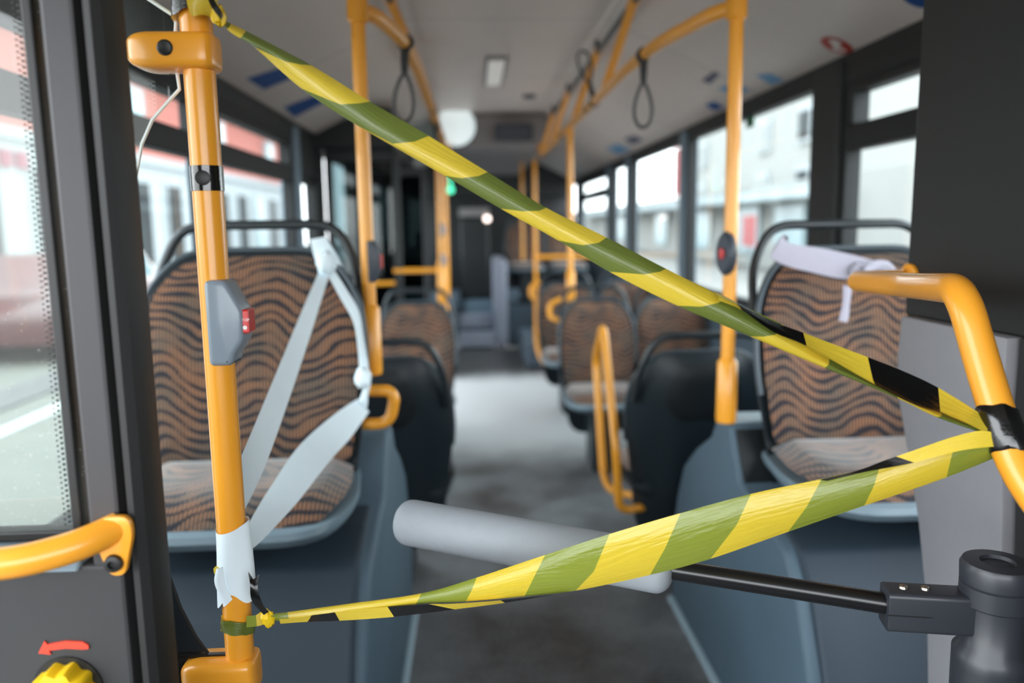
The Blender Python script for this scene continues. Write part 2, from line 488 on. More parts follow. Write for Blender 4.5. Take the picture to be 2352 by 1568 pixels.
def walls():
    struct(shape('wall_front', 'cab_dark', None, [box(-1.28, 1.28, -1.28, -1.2, 0, 1.0), box(-1.28, 1.28, -1.28, -1.2, 1.85, 2.42)]))
    # left side: low sill in front, doorway behind y = 5.45
    struct(shape('wall_left', 'wall', None, [box(-1.28, -1.2, 1.25, 5.45, 0, .60)]))
    struct(shape('wall_left', 'wall', None, [box(-1.28, -1.2, 6.95, 11.3, 0, .95)]))
    struct(shape('wall_right', 'wall', None, [box(1.2, 1.28, -1.2, 11.3, 0, .93)]))
    struct(shape('wall_rear', 'door_black', None, [box(-1.28, 1.28, 11.3, 11.38, 0, 2.4), box(-1.19, 1.19, 10.7, 11.3, 1.75, 2.29)]))
    # black surrounds between window tops and ceiling
    struct(shape('trim_1', 'cove', None, [extr([(-1.29, -1.2, 1.87), (-1.185, -1.2, 1.87), (-1.175, -1.2, 1.95), (-1.29, -1.2, 1.98)], (0, 12.5, 0))]))
    struct(shape('trim_2', 'cove', None, [extr([(1.29, -1.2, 1.905), (1.195, -1.2, 1.905), (1.19, -1.2, 1.95), (1.29, -1.2, 1.98)], (0, 12.5, 0))]))
    struct(shape('trim_3', 'cove', None, [box(1.185, 1.245, 1.3, 3.13, 1.84, 1.93)], bevel=.006))
    k = 4
    for x, y0, y1, m in ((-1.22, 4.60, 4.72, 'post'), (-1.22, 5.25, 5.45, 'door_black'), (-1.22, 3.10, 3.22, 'post'), (-1.22, 1.1, 1.3, 'door_black'),
                         (1.22, 2.90, 3.14, 'cab_dark'), (1.22, 5.02, 5.14, 'post'), (1.22, 6.84, 6.96, 'post'), (1.22, 7.80, 7.95, 'post'), (1.22, 10.1, 10.3, 'post')):
        s = -1 if x > 0 else 1
        struct(shape('trim_%d' % k, m, None, [box(x - .05, x + .05, y0, y1, .5, 1.93)], bevel=.012)); k += 1
    side_window('window_1', -1.22, 1.3, 3.10, .60, 1.88, True)
    side_window('window_2', -1.22, 3.22, 4.60, .60, 1.88, True)
    side_window('window_3', -1.22, 4.72, 5.25, .60, 1.66, False)
    struct(shape('trim_30', 'cove', None, [box(-1.27, -1.17, 4.72, 5.25, 1.66, 1.88)]))
    side_window('window_4', 1.22, 1.45, 2.90, .93, 1.87, True)
    side_window('window_5', 1.22, 3.14, 5.02, .93, 1.905)
    side_window('window_6', 1.22, 5.14, 6.84, .93, 1.905)
    side_window('window_7', 1.22, 6.96, 7.80, .93, 1.905)
    side_window('window_8', 1.22, 7.95, 10.1, .93, 1.905, True)
    # header over the middle doorway
    struct(shape('door_header', 'door_black', None, [box(-1.26, -.68, 5.28, 7.1, 1.86, 2.12)], bevel=.02))
    struct(shape('wall_left', 'door_black', None, [box(-1.28, -1.2, 6.95, 8.3, .95, 1.9)]))
    side_window('added_window', -1.22, 8.3, 11.2, .95, 1.87)  # window added to let more daylight into the rear


walls()


def folded_leaf(name, y, x0, x1):
    e = thing(name, None, None, (x0, y, .02)); struct(e)
    z0, z1 = .02, 1.86
    shape('door_frame', 'door_black', e, [box(x0, x0 + .05, y - .02, y + .02, z0, z1), box(x1 - .05, x1, y - .02, y + .02, z0, z1),
                                          box(x0 + .05, x1 - .05, y - .02, y + .02, z0, z0 + .18), box(x0 + .05, x1 - .05, y - .02, y + .02, z1 - .07, z1)], bevel=.006)
    shape('glass_pane', 'dark_glass', e, [([(x0 + .04, y, z0 + .17), (x1 - .04, y, z0 + .17), (x1 - .04, y, z1 - .06), (x0 + .04, y, z1 - .06)], [(0, 1, 2, 3)])])
    shape('door_handle', 'yellow', e, [tube([(x1 - .3, y - .025, .98), (x1 - .3, y - .07, .98), (x1 - .06, y - .07, .98), (x1 - .06, y - .025, .98)], .014, fil=.03)], True)


folded_leaf('door_2', 5.36, -1.15, -.66)
folded_leaf('door_3', 6.9, -1.15, -.56)


# wheel arch mouldings: the outline follows the side of the box, front to back
def wheel_arch(name, side, xin, label):
    prof = [(1.50, 0), (1.52, .36), (1.60, .52), (1.68, .60), (1.84, .635), (1.99, .655), (2.085, .80), (2.19, .80), (2.25, .72), (2.40, .64), (2.54, .54), (2.62, .40), (2.68, .22), (2.67, 0)]
    e = thing(name, label, 'wheel arch', (side * xin, 2.1, 0))
    xo = side * 1.198
    pts = [(side * xin, y, z) for y, z in prof]
    shape('moulding', 'arch', e, [extr(pts, (xo - side * xin, 0, 0))], True, bevel=.016, seg=3, angle=50)
    shape('edge_strip', 'strip_light', e, [box(min(side * (xin - .022), side * (xin - .001)), max(side * (xin - .022), side * (xin - .001)), 1.47, 2.64, 0, .02)], bevel=.004)
    lo_, hi_ = sorted((side * (xin + .03), side * 1.19))
    shape('front_shade_panel', 'arch_front_shade', e, [extr([(lo_, 1.487, .01), (lo_, 1.507, .365), (lo_, 1.585, .525), (lo_, 1.665, .605), (lo_, 1.825, .640), (lo_, 1.93, .655), (lo_, 1.93, .01)], (hi_ - lo_, 0, 0))], bevel=.01)  # darker sheet over the front, standing in for shade under the seat
    if side > 0:
        shape('ledge_recess', 'seat_recess', e, [extr([(.535, 1.985, .66), (.535, 2.06, .68), (.535, 2.072, .785), (.535, 1.99, .665)], (.09, 0, 0))])
        shape('ledge_cap', 'strip_light', e, [box(.535, 1.19, 2.085, 2.185, .797, .806)], bevel=.003)
    return e


wheel_arch('wheel_arch', -1, .42, 'blue-grey moulded wheel box under the taped seat on the left')
wheel_arch('wheel_arch', 1, .52, 'blue-grey moulded wheel box beneath the seat beside the cab wall')

# ------------------------------------------------------------------ seats
def build_seat(name, label, loc, base_h, w=.5, h=.53, handle=None, recess=True, light_rim=True, depth=.42, group='moquette seats of the bus', bar=True, pan='shell_light'):
    """origin on the seat's floor; seat faces -y; base_h: height of the seat top over its origin"""
    e = thing(name, label, 'seat', loc, group)
    L = Vector(loc); hw = w / 2; zb = base_h
    top = zb + h
    out = rpoly([(-hw * .90, zb - .02), (hw * .90, zb - .02), (hw, zb + h * .45), (hw * .93, zb + h * .80), (hw * .62, top), (-hw * .62, top), (-hw * .93, zb + h * .80), (-hw, zb + h * .45)],
                [.03, .03, .1, .14, .10, .10, .14, .1], 5)
    sh = rpoly([(-hw * .80, zb - .30), (hw * .80, zb - .30), (hw * 1.07, zb + h * .42), (hw * 1.0, zb + h * .80), (hw * .66, top + .018), (-hw * .66, top + .018), (-hw * 1.0, zb + h * .80), (-hw * 1.07, zb + h * .42)],
               [.1, .1, .1, .14, .10, .10, .14, .1], 5)
    bend = lambda x, z: -.045 * (abs(x) / hw) ** 2.5 + .10 * (z - zb) / h
    v, f = pillow(out, .030, .02, 6, 3.2, bend, .012)
    obj('backrest', v, f, 'fabric', e, True, angle=60)
    v, f = pillow(sh, .012, .045, 5, 3.2, bend, .045)
    s = obj('seat_shell', v, f, 'seat_shell', e, True, angle=60)
    # shell rim is lighter plastic on the sides
    rim = [Vector((x, .018 + bend(x, z), z)) for x, z in sh]
    lo = [p for p in rim if p.z > zb - .05]
    # open the loop at the bottom
    k = min(range(len(rim)), key=lambda i: (rim[i].z > zb - .05, rim[i].x))
    ordered = rim[k:] + rim[:k]
    ordered = [p for p in ordered if p.z > zb - .05]
    obj('rim', *tube(ordered, .0075, 8), 'rim_mid' if light_rim else 'bar_dark', e, True)
    if recess:
        rc = rpoly([(-hw * .5, zb + h * .40), (hw * .5, zb + h * .40), (hw * .74, zb + h * .66), (hw * .46, top - .02), (-hw * .46, top - .02), (-hw * .74, zb + h * .66)], .05, 4)
        v, f = pillow(rc, .0, .022, 4, 3, bend, .072)
        obj('back_insert', v, f, 'seat_recess', e, True, angle=60)
    # cushion
    cw = hw * 1.0
    co = rpoly([(-cw * .9, .01), (cw * .9, .01), (cw, -depth * .55), (cw * .82, -depth), (-cw * .82, -depth), (-cw, -depth * .55)], [.03, .03, .1, .10, .10, .1], 5)
    v, f = pillow(co, .045, .03, 6, 3.0)
    v = [Vector((p.x, p.z, zb - .045 - p.y + .012 * ((p.x / cw) ** 2) + (-.03 * max(0, (-p.z - depth * .7) / (depth * .3)) ** 2))) for p in v]
    obj('seat_cushion', v, f, 'fabric', e, True, angle=60)
    po = rpoly([(-cw * .93, .05), (cw * .93, .05), (cw * 1.05, -depth * .55), (cw * .86, -depth - .022), (-cw * .86, -depth - .022), (-cw * 1.05, -depth * .55)], [.03, .03, .1, .11, .11, .1], 5)
    V, F = [], []; n = len(po)
    for zz, sc in ((zb - .052, 1.0), (zb - .066, 1.012), (zb - .085, .98), (zb - .105, .84), (zb - .11, .5)):
        for x, y in po: V.append((x * sc, y * sc, zz))
    for i in range(4):
        for k in range(n): F.append([i * n + k, i * n + (k + 1) % n, (i + 1) * n + (k + 1) % n, (i + 1) * n + k])
    F.append(list(range(n))); F.append(list(range(4 * n, 5 * n)))
    obj('seat_pan', V, F, pan, e, True, angle=50)
    if base_h > .4:
        obj('pedestal', *box(-hw * .35, hw * .35, -depth * .7, -.02, 0, zb - .10), 'seat_shell', e, bevel=.02)
    if bar:
        by = .075 + .10
        P = [(-hw * .98, .02 + .07, zb + h * .62), (-hw * .94, by - .02, zb + h * .93), (-hw * .74, by, top + .082), (hw * .74, by, top + .082), (hw * .94, by - .02, zb + h * .93), (hw * .98, .02 + .07, zb + h * .62)]
        obj('grab_bar', *tube(P, .013, 10, fil=.085), 'bar_dark', e, True)
    return e


L1 = build_seat('bus_seat', 'patterned seat on the left with white tape knotted at its corner', (-.755, 1.99, .62), .155, w=.56, h=.505, depth=.40)
R1 = build_seat('bus_seat', 'patterned seat beside the cab wall with white ribbon tied over it', (.86, 2.0, .63), .155, w=.56, h=.475, depth=.40)

low = build_seat('bus_seat', 'pair-bay seat seen from its dark plastic back behind the left wheel box', (-.515, 2.78, 0), .46, w=.48, h=.43, depth=.40, pan='seat_shell')
low.rotation_euler = (0, 0, PI)


def side_handle(seat, P, m='yellow', r=.0145, fil=.05, label=None, name='side_handle'):
    o = obj(name, *tube(P, r, 12, fil=fil), m, seat, True)
    if label: o['label'] = label
    return o


R2 = dup(low, (.615, 2.78, 0), 'seat seen from its dark plastic back with tall yellow loop handle on the aisle side', rotz=PI)
# tall loop on the aisle side of R2 (its local x is mirrored by the half turn)
side_handle(R2, [(.13, -.02, .30), (.275, .03, .30), (.29, .04, .55), (.295, -.22, .965), (.295, -.40, .80), (.29, -.24, .36), (.27, -.20, .30), (.18, -.12, .30)], r=.016, fil=.05)
# short loop on the aisle side of L1
side_handle(L1, [(.25, .05, .215), (.345, .05, .215), (.36, .05, .285), (.345, .05, .305), (.25, .05, .305)], r=.0155, fil=.035)
bay = build_seat('bus_seat', 'patterned seat facing forward in front of the middle door on the left', (-.51, 4.42, 0), .46, w=.425, h=.445, depth=.40)
rows = [(-.51, 4.42, ''),
        (.525, 4.40, 'patterned aisle seat right behind the tall yellow loop handle'),
        (.968, 4.44, 'patterned window seat next to the aisle seat behind the yellow loop'),
        (-.965, 4.44, 'patterned left window seat in front of the middle door'),
        (.515, 5.75, 'patterned aisle seat behind the yellow handrail gate on the right'),
        (.968, 5.78, 'patterned window seat one row behind the right four-seat bay')]
for x, y, lab in rows:
    s = dup(bay, (x, y, 0), lab) if lab else bay
    if not lab: continue
    if y > 4 and abs(x) < .6:
        sg = -1 if x > 0 else 1
        side_handle(s, [(sg * .2, .09, .80), (sg * .27, .09, .82), (sg * .27, .09, .90), (sg * .2, .09, .93)], r=.014, fil=.03)
for x, lab in ((.42, 'raised patterned seat at the back on the aisle side of the rear podium'), (.90, 'raised patterned seat at the back next to the right window')):
    dup(bay, (x, 9.1, .475), lab)


# ------------------------------------------------------------------ rear of the bus
pod = thing('rear_podium', 'pale grey podium carrying the raised seats right of the rear steps', 'podium', (.6, 9.5, 0))
shape('podium_body', 'wall', pod, [box(.20, 1.19, 8.70, 11.2, 0, .47)], bevel=.02)
tag(shape('podium_screen', 'lavender', None, [box(.055, .195, 8.66, 9.9, 0, .98)], bevel=.03), 'pale lavender grey panel right of the rear steps', 'panel')
pod2 = thing('rear_podium', 'dark grey podium left of the rear steps', 'podium', (-.8, 9.5, 0))
shape('podium_body', 'wall', pod2, [box(-1.19, -.37, 8.70, 11.2, 0, .47)], bevel=.02)
for i, (y, z) in enumerate(((8.64, .0), (8.88, .18))):
    tag(shape('step_nosing', 'lavender', None, [box(-.36, .05, y - .02, y + .04, z + .02, z + .19)], bevel=.01),
        ('pale edge of the lower rear step', 'pale edge of the upper rear step')[i], 'step edge')
eng = thing('engine_cover', 'black engine cover closing the end of the rear aisle', 'cover', (-.15, 10.9, .36))
shape('cover_body', 'door_black', eng, [box(-.35, .045, 10.7, 11.29, .36, 1.48)], bevel=.03)
shape('cover_top', 'bulk', eng, [box(-.36, .05, 10.66, 11.29, 1.48, 1.60)], bevel=.02)
tag(shape('floor_box', 'wall', None, [box(.30, 1.18, 7.35, 8.45, 0, .26)], bevel=.03), 'low grey floor box by the rear handrail on the right', 'box')
tag(shape('exit_lamp', 'green_lamp', None, [lathe([(.035, 0), (.04, .015), (.03, .035)], (-.44, 9.9, 1.80), 16, (0, -1, 0)), tube([(-.44, 9.9, 1.80), (-.44, 9.9, 2.03)], .012, 8)], True), 'small round green lamp at the back under the rear ceiling', 'lamp')
tag(shape('reading_lamp', 'white_lamp', None, [lathe([(.03, 0), (.04, .015), (.03, .03)], (.02, 10.66, 1.45), 16, (0, -1, 0))], True), 'small round glowing lamp on the engine cover', 'lamp')
mir = thing('glow_dome', 'glowing white dome standing in for a mirror reflection on the ceiling step over the rear aisle', 'lamp', (-.30, 6.76, 2.16))  # no real lamp: dome glows in place of a round mirror's reflection
shape('dome', 'dome_glow', mir, [lathe([(.165, 0), (.15, .03), (.12, .055), (.08, .075), (.03, .085), (.004, .087)], (-.30, 6.77, 2.185), 28, (0, -1, 0))], True, angle=80)
shape('glow_dome_rim', 'black', mir, [lathe([(.178, -.0), (.178, .008), (.160, .008)], (-.30, 6.795, 2.185), 28, (0, -1, 0))], True)
tag(shape('display_box', 'button_dark', None, [box(.02, .34, 6.70, 6.797, 2.06, 2.19)], bevel=.01), 'dark display box on the ceiling step right of the glowing stand-in dome', 'display')

# ------------------------------------------------------------------ ceiling fittings
lamp = thing('ceiling_lamp', 'small rectangular white lamp in the middle ceiling panel', 'lamp', (-.02, 5.05, 2.3))
shape('lamp_housing', 'bulk', lamp, [box(-.085, .045, 4.60, 5.50, 2.288, 2.30)], bevel=.004)
shape('diffuser', 'lamp', lamp, [box(-.068, .028, 4.66, 5.44, 2.282, 2.29)], bevel=.003)
spk = thing('ceiling_speaker', 'small round dark speaker in the ceiling near the right rail', 'speaker', (.24, 6.0, 2.3))
shape('speaker_body', 'button_dark', spk, [lathe([(.05, 0), (.045, .02), (.02, .025)], (.26, 5.95, 2.30), 20, (0, 0, -1))], True)


def sticker(px, py, side, m, label, r=None, corners=None, cat_='sticker', group=None, sym=None):
    if corners:
        pts = []
        for c in corners:
            p, n = ceil_at(c[0], c[1], side); pts.append(p - n * .003)
        p0, n = ceil_at(px, py, side)
        o = shape('ceiling_sticker', m, None, [extr(pts, n * .002)])
        return tag(o, label, cat_, group)
    p, n = ceil_at(px, py, side)
    e = thing('ceiling_sticker', label, cat_, p - n * .003, group)
    shape('disc', m, e, [disc(p - n * .003, n, r)])
    if sym:
        u = Vector((0, 1, 0)); w = n.cross(u).normalized()
        for a, b, rr in sym:
            shape('pictogram', 'white_print', e, [disc(p - n * .0042 + u * a + w * b, n, rr)])
    return e


sticker(620, 180, -1, 'blue_sticker', 'nearer dark blue strip sticker on the left ceiling slope', corners=[(566, 180), (690, 140), (716, 160), (606, 204)])
sticker(700, 245, -1, 'blue_sticker', 'farther dark blue strip sticker on the left ceiling slope', corners=[(652, 246), (750, 208), (772, 220), (675, 268)])
sticker(1922, 103, 1, 'red_sticker', 'round red sticker with white pictogram above the dark window post', r=.060, sym=[(-.018, .014, .022), (.022, -.012, .017), (.006, -.032, .010)])
sticker(2112, -4, 1, 'blue_sticker', 'round blue sticker at the edge of the cab wall', r=.05)
sticker(1632, 178, 1, 'dusk_sticker', 'grey violet sticker left of the right yellow pole under the ceiling edge', corners=[(1612, 184), (1640, 164), (1654, 170), (1632, 192)])
sticker(1680, 203, 1, 'blue_light_sticker', 'pale blue sticker partly behind the right yellow pole', corners=[(1650, 203), (1685, 190), (1722, 205), (1690, 220)])
sticker(1770, 182, 1, 'blue_light_sticker', 'long pale blue sticker right of the right yellow pole', corners=[(1738, 172), (1770, 168), (1802, 184), (1772, 194)])
sticker(1640, 243, 1, 'blue_sticker', 'small blue sticker lowest of the cluster near the right yellow pole', corners=[(1620, 240), (1640, 232), (1664, 246), (1642, 254)])
sticker(1455, 322, 1, 'dusk_sticker', 'small grey sticker farther along the right ceiling slope', corners=[(1432, 318), (1458, 310), (1478, 322), (1452, 332)])
sticker(1420, 342, 1, 'blue_light_sticker', 'washed out blue sticker farthest along the right ceiling slope', corners=[(1392, 340), (1420, 330), (1450, 344), (1420, 354)])

# ------------------------------------------------------------------ poles and overhead rails
def stanchion(name, label, x, y, z0, z1, r=.0175, socket=True, group='yellow grab poles', ssz=.17):
    e = thing(name, label, 'pole', (x, y, z0), group)
    shape('pole', 'yellow', e, [tube([(x, y, z0), (x, y, z1)], r, 18)], True)
    if socket:
        shape('socket', 'yellow', e, [lathe([(r * 1.05, ssz + .01), (r * 1.5, ssz), (r * 1.55, .01), (r * 1.45, 0)][::-1], (x, y, z0), 18)], True)
    return e


def button_box(e, x, y, z, side, m, light=False, h=.055):
    b = shape('stop_button', m, e, [extr([(x, y - .016, z - h), (x + side * .02, y - .016, z - h), (x + side * .034, y - .016, z - h * .45), (x + side * .034, y - .016, z + h * .45), (x + side * .02, y - .016, z + h), (x, y - .016, z + h)], (0, .032, 0))], True, bevel=.004)
    shape('push_button', 'red', b, [box(min(x + side * .030, x + side * .038), max(x + side * .030, x + side * .038), y - .012, y + .012, z - .018, z + .018)], bevel=.002)


pl = stanchion('grab_pole', 'yellow pole behind the taped left seat carrying a grey stop button', -.462, 2.12, .955, 2.275, r=.0185, ssz=.18)
shape('pole_bracket', 'yellow', pl, [tube([(-.462, 2.12, 1.0), (-.50, 2.10, 1.0), (-.53, 2.095, 1.0)], .012, 10)], True)
button_box(pl, -.458, 2.10, 1.262, 1, 'button_dark')
pr = stanchion('grab_pole', 'yellow pole on the right wheel box carrying a round dark button', .517, 2.10, .80, 2.275, r=.0185)
b = shape('stop_button', 'button_dark', pr, [lathe([(.004, -.006), (.03, -.006), (.045, .0), (.048, .012), (.04, .02)], (.512, 2.095, 1.268), 24, (-1, -.15, 0))], True)
for v in b.data.vertices: v.co.z = (v.co.z - (1.268 - .80)) * 1.25 + (1.268 - .80)
shape('push_button', 'red', b, [lathe([(.014, .018), (.015, .024), (.004, .026)], (.512, 2.095, 1.268), 16, (-1, -.15, 0))], True)
stanchion('grab_pole', 'yellow pole dropping from the right rail to the four-seat bay', .40, 4.66, .90, 1.92)
pb = stanchion('grab_pole', 'yellow pole with upright button boxes beyond the left four-seat bay', -.40, 5.35, .83, 1.90, ssz=.28)
pf = stanchion('grab_pole', 'farther yellow pole behind the one beyond the left bay', -.40, 6.7, .60, 2.02, socket=False)
pd = stanchion('grab_pole', 'yellow floor pole with a curved foot by the rear floor box', .40, 7.30, .36, 1.95, socket=False)
shape('foot_bend', 'yellow', pd, [tube([(.40, 7.30, .40), (.40, 7.30, .25), (.43, 7.25, .12), (.50, 7.2, .02)], .019, 12, fil=.08)], True)
shape('cross_bar', 'yellow', pd, [tube([(.40, 7.30, 1.06), (1.18, 7.30, 1.06)], .0185, 12)], True)
shape('lower_bar', 'yellow', pd, [tube([(.40, 7.30, .72), (.52, 7.1, .78), (.62, 7.0, .80)], .0165, 12, fil=.05)], True)
stanchion('grab_pole', 'slim yellow pole between the right rail and the raised rear seats', .36, 8.55, .98, 2.02, socket=False)
for z in (1.33, 1.13):
    button_box(pb, -.395, 5.33, z, 1, 'button_grey', h=.045)
shape('cross_bar', 'yellow', pb, [tube([(-.40, 5.35, 1.06), (-.72, 5.35, 1.06)], .0165, 12)], True)


def rail(name, label, s, x0, y0, xr, ys, ye):
    e = thing(name, label, 'handrail', (s * xr, 4, 1.92), 'overhead yellow handrails')
    P = [(s * x0, y0, 1.905), (s * (x0 - .04), y0 + .07, 1.905), (s * (xr + .01), ys, 1.905), (s * xr, ys + .5, 1.915), (s * xr, ye, 1.93), (s * xr, ye + .15, 2.015)]
    shape('rail_tube', 'yellow', e, [tube(P, .0205, 14, fil=.12)], True)
    shape('collar', 'yellow', e, [lathe([(.021, -.045), (.027, -.04), (.027, .04), (.021, .045)], (s * x0, y0, 1.915), 18)], True)
    for yb, yt in STRUTS:
        shape('strut', 'yellow', e, [tube([(s * xr, yb, 1.925), (s * (xr + .02), yb - .06, 2.0), (s * .478, yt, 2.215)], .019, 12, fil=.06)], True)
    for y in (3.95, 5.1):
        shape('clamp', 'black', e, [lathe([(.0207, -.02), (.0235, -.018), (.0235, .018), (.0207, .02)], (s * xr, y, 1.921), 14, (0, 1, 0))], True)
    return e


STRUTS = [(3.46, 3.26), (4.50, 4.18), (5.72, 5.42), (6.62, 6.4)]
rail('overhead_handrail', 'yellow overhead handrail with struts along the right ceiling', 1, .517, 2.10, .40, 2.5, 6.6)
rail('overhead_handrail', 'yellow overhead handrail with struts along the left ceiling', -1, .462, 2.12, .365, 2.45, 6.6)
for s, lab in ((1, 'dark ceiling tube joining the struts of the right handrail'), (-1, 'dark ceiling tube joining the struts of the left handrail')):
    e = thing('ceiling_tube', lab, 'tube', (s * .48, 4.5, 2.23), 'dark ceiling tubes')
    shape('tube_run', 'bar_dark', e, [tube([(s * .48, 1.2, 2.225), (s * .48, 6.79, 2.225)], .015, 12)], True)
    for yb, yt in STRUTS:
        shape('bracket', 'yellow', e, [lathe([(.018, -.05), (.022, -.045), (.022, .045), (.018, .05)], (s * .48, yt, 2.224), 14, (0, 1, 0))], True)
        shape('hanger', 'bar_dark', e, [tube([(s * .48, yt, 2.225), (s * .48, yt, 2.29)], .012, 10)], True)


def strap(label, x, y, z, tilt=0, flip=1, yaw=0.0):
    e = thing('hanging_strap', label, 'strap', (x, y, z), 'hanging hand straps')
    e.rotation_euler = (0, tilt, yaw)
    obj('strap_clip', *lathe([(.0225, -.016), (.0255, -.012), (.0255, .012), (.0225, .016)], (0, 0, 0), 14, (0, 1, 0)), 'black', e, True)
    obj('strap_grip', *tube([(0, 0, -.02 * flip), (0, 0, -.05 * flip), (0, 0, -.09 * flip)], [.014, .013, .010], 10), 'black', e, True)
    P = []
    for k in range(25):
        a = k / 24 * 2 * PI
        ww = .038 * math.sin(a) * (math.sin(a / 2) ** .8)
        P.append(Vector((ww, 0, (-.085 - .075 * (1 - math.cos(a))) * flip)))
    obj('strap_loop', *tube(P, .0062, 8), 'strap', e, True)
    return e


strap('grey loop strap hanging from the right handrail near the right pole', .402, 2.69, 1.907)
strap('dark loop strap hanging from the left handrail near the left pole', -.372, 2.50, 1.905, tilt=.06, yaw=.3)
strap('loop strap flipped up over the right handrail farther back', .40, 3.75, 1.918, tilt=-.25, flip=-1)
strap('dark strap hanging from the left handrail farther back, seen edge-on', -.365, 4.42, 1.918, yaw=1.3)

# ------------------------------------------------------------------ front door leaf (folded in, facing us)
Y = .80
door = thing('entrance_door', 'inward folded entrance door leaf with dusty glass on the left edge', 'door', (-.85, Y, 0))
shape('door_frame', 'frame_grey', door, [box(-.577, -.5455, Y - .018, Y + .018, 0, 2.0), box(-1.2, -.577, Y - .018, Y + .018, 1.90, 2.0)], bevel=.004)
shape('rubber_edge', 'rubber', door, [extr([(-.5455, Y - .017, 0), (-.540, Y - .008, 0), (-.536, Y - .020, 0), (-.528, Y - .024, 0), (-.520, Y - .018, 0), (-.5165, Y, 0), (-.519, Y + .03, 0), (-.5455, Y + .03, 0)], (0, 0, 2.0))], True, angle=25)
shape('glass_pane', 'door_glass', door, [([(-1.19, Y, 1.04), (-.585, Y, 1.04), (-.585, Y, 1.91), (-1.19, Y, 1.91)], [(0, 1, 2, 3)])])
shape('seal', 'black', door, [box(-.598, -.588, Y - .010, Y + .010, 1.04, 1.90), box(-1.19, -.588, Y - .010, Y + .012, 1.036, 1.046)], bevel=.002)
# printed dot border of the glass, fading towards the middle
dots = []
for k in range(150):
    z = 1.05 + k * .0056
    for j, rr in enumerate((.0021, .0016, .0011)):
        c = Vector((-.5995 - j * .0045, Y - .0015, z + (j % 2) * .0028)); dots.append(lathe([(rr, 0), (rr, .0006)], c, 6, (0, -1, 0)))
shape('dot_border', 'black', door, dots)
low_p = [(-1.2, Y, 0), (-.552, Y, 0), (-.552, Y, 1.036), (-1.2, Y, 1.036)]
shape('lower_panel', 'panel_grey', door, [box(-1.2, -.5455, Y - .02, Y + .015, 0, 1.012)], bevel=.004)
shape('panel_ledge', 'shell_light', door, [extr([(-1.2, Y - .026, 1.008), (-1.2, Y - .005, 1.034), (-1.2, Y + .015, 1.036), (-1.2, Y + .015, 1.008)], (.612, 0, 0))], bevel=.003)
h = shape('grab_handle', 'yellow', door, [tube([(-1.1, Y - .075, 1.03), (-.75, Y - .075, 1.036), (-.618, Y - .072, 1.040), (-.572, Y - .05, 1.046), (-.546, Y - .022, 1.053)], .0155, 16, fil=.05)], True)
pts = rpoly([(-.562, 1.068), (-.530, 1.068), (-.527, 1.050), (-.538, 1.006), (-.553, 1.006), (-.564, 1.036)], .016, 5)
fl = shape('handle_flange', 'yellow', h, [extr([(x, Y - .034, z) for x, z in pts], (0, .009, 0))], True, bevel=.0015)
shape('flange_screw', 'black', h, [lathe([(.0095, 0), (.0085, .005), (.0045, .006), (.0045, .002)], (-.5475, Y - .034, 1.020), 16, (0, -1, 0))], True)
arc = []
for k in range(13):
    a = math.radians(122 - k * 4.6); arc.append((-.628 + .115 * math.cos(a) * .60 + .008, .795 + .13 * math.sin(a)))
A = [at(px, py, Y - .022) for px, py in ((88, 1500), (102, 1472), (108, 1480), (150, 1472), (190, 1474), (203, 1482), (203, 1490), (190, 1491), (150, 1489), (112, 1494), (116, 1503))]
shape('arrow_sticker', 'arrow', door, [extr(A, (0, .002, 0))])
kb = at(158, 1580, Y - .02)
kn = []
for k in range(64):
    a = 2 * PI * k / 64; kn.append(.0295 + .0024 * math.cos(a * 10))
V, F = [], []
for hgt, sc in ((0, 1.0), (.018, 1.0), (.024, .92), (.026, .5)):
    for k in range(64):
        a = 2 * PI * k / 64; V.append(kb + Vector((math.cos(a) * kn[k] * sc, -hgt, math.sin(a) * kn[k] * sc)))
for i in range(3):
    for k in range(64): F.append([i * 64 + k, i * 64 + (k + 1) % 64, (i + 1) * 64 + (k + 1) % 64, (i + 1) * 64 + k])
F.append(list(range(64))); F.append(list(range(192, 256)))
shape('release_knob', 'yellow_knob', door, [(V, F)], True, angle=35)
shape('knob_recess', 'black', door, [lathe([(.036, -.0005), (.036, .004), (.033, .004)], kb + Vector((0, .002, 0)), 32, (0, -1, 0))], True)

# ------------------------------------------------------------------ draught screen behind the door
YS = .955
scr = thing('draught_screen', 'clear draught screen with curved bright edge clamped to the front pole', 'screen', (-.7, YS, .7))
edge_px = [(300, -60), (338, -4), (368, 16), (396, 34), (404, 52), (402, 90), (403, 140), (408, 175), (412, 205), (385, 235), (350, 275), (326, 330), (311, 410), (304, 520), (300, 640),
           (300, 800), (315, 960), (340, 1100), (362, 1215), (385, 1310), (415, 1395), (450, 1462), (482, 1505), (500, 1545), (500, 1640)]
E = [at(a, b_, YS) for a, b_ in edge_px]
left = -1.16
pane = [(left, YS, E[0].z)] + E + [(left, YS, E[-1].z)]
V, F = [], []
for p in E: V += [(left, YS, p.z), tuple(p)]
for k in range(len(E) - 1): F.append([2 * k, 2 * k + 1, 2 * k + 3, 2 * k + 2])
shape('glass_pane', 'screen_glass', scr, [(V, F)])
shape('pane_edge', 'glass_edge', scr, [tube(E[:17], .0022, 6)], True)
shape('pane_edge', 'rubber', scr, [tube(E[16:], .002, 6)], True)
TT = [at(a, b_, YS + .006) for a, b_ in ((230, -60), (298, -58), (336, -2), (366, 18), (394, 36), (401, 54), (399, 92), (392, 172), (372, 160), (310, 110), (240, 52))]
shape('top_trim', 'cab_dark', scr, [extr(TT, (0, .012, 0))], True, bevel=.002)
BT = [at(a, b_, YS + .004) for a, b_ in ((300, 1180), (352, 1180), (383, 1310), (413, 1397), (448, 1464), (480, 1507), (498, 1547), (498, 1640), (300, 1640))]
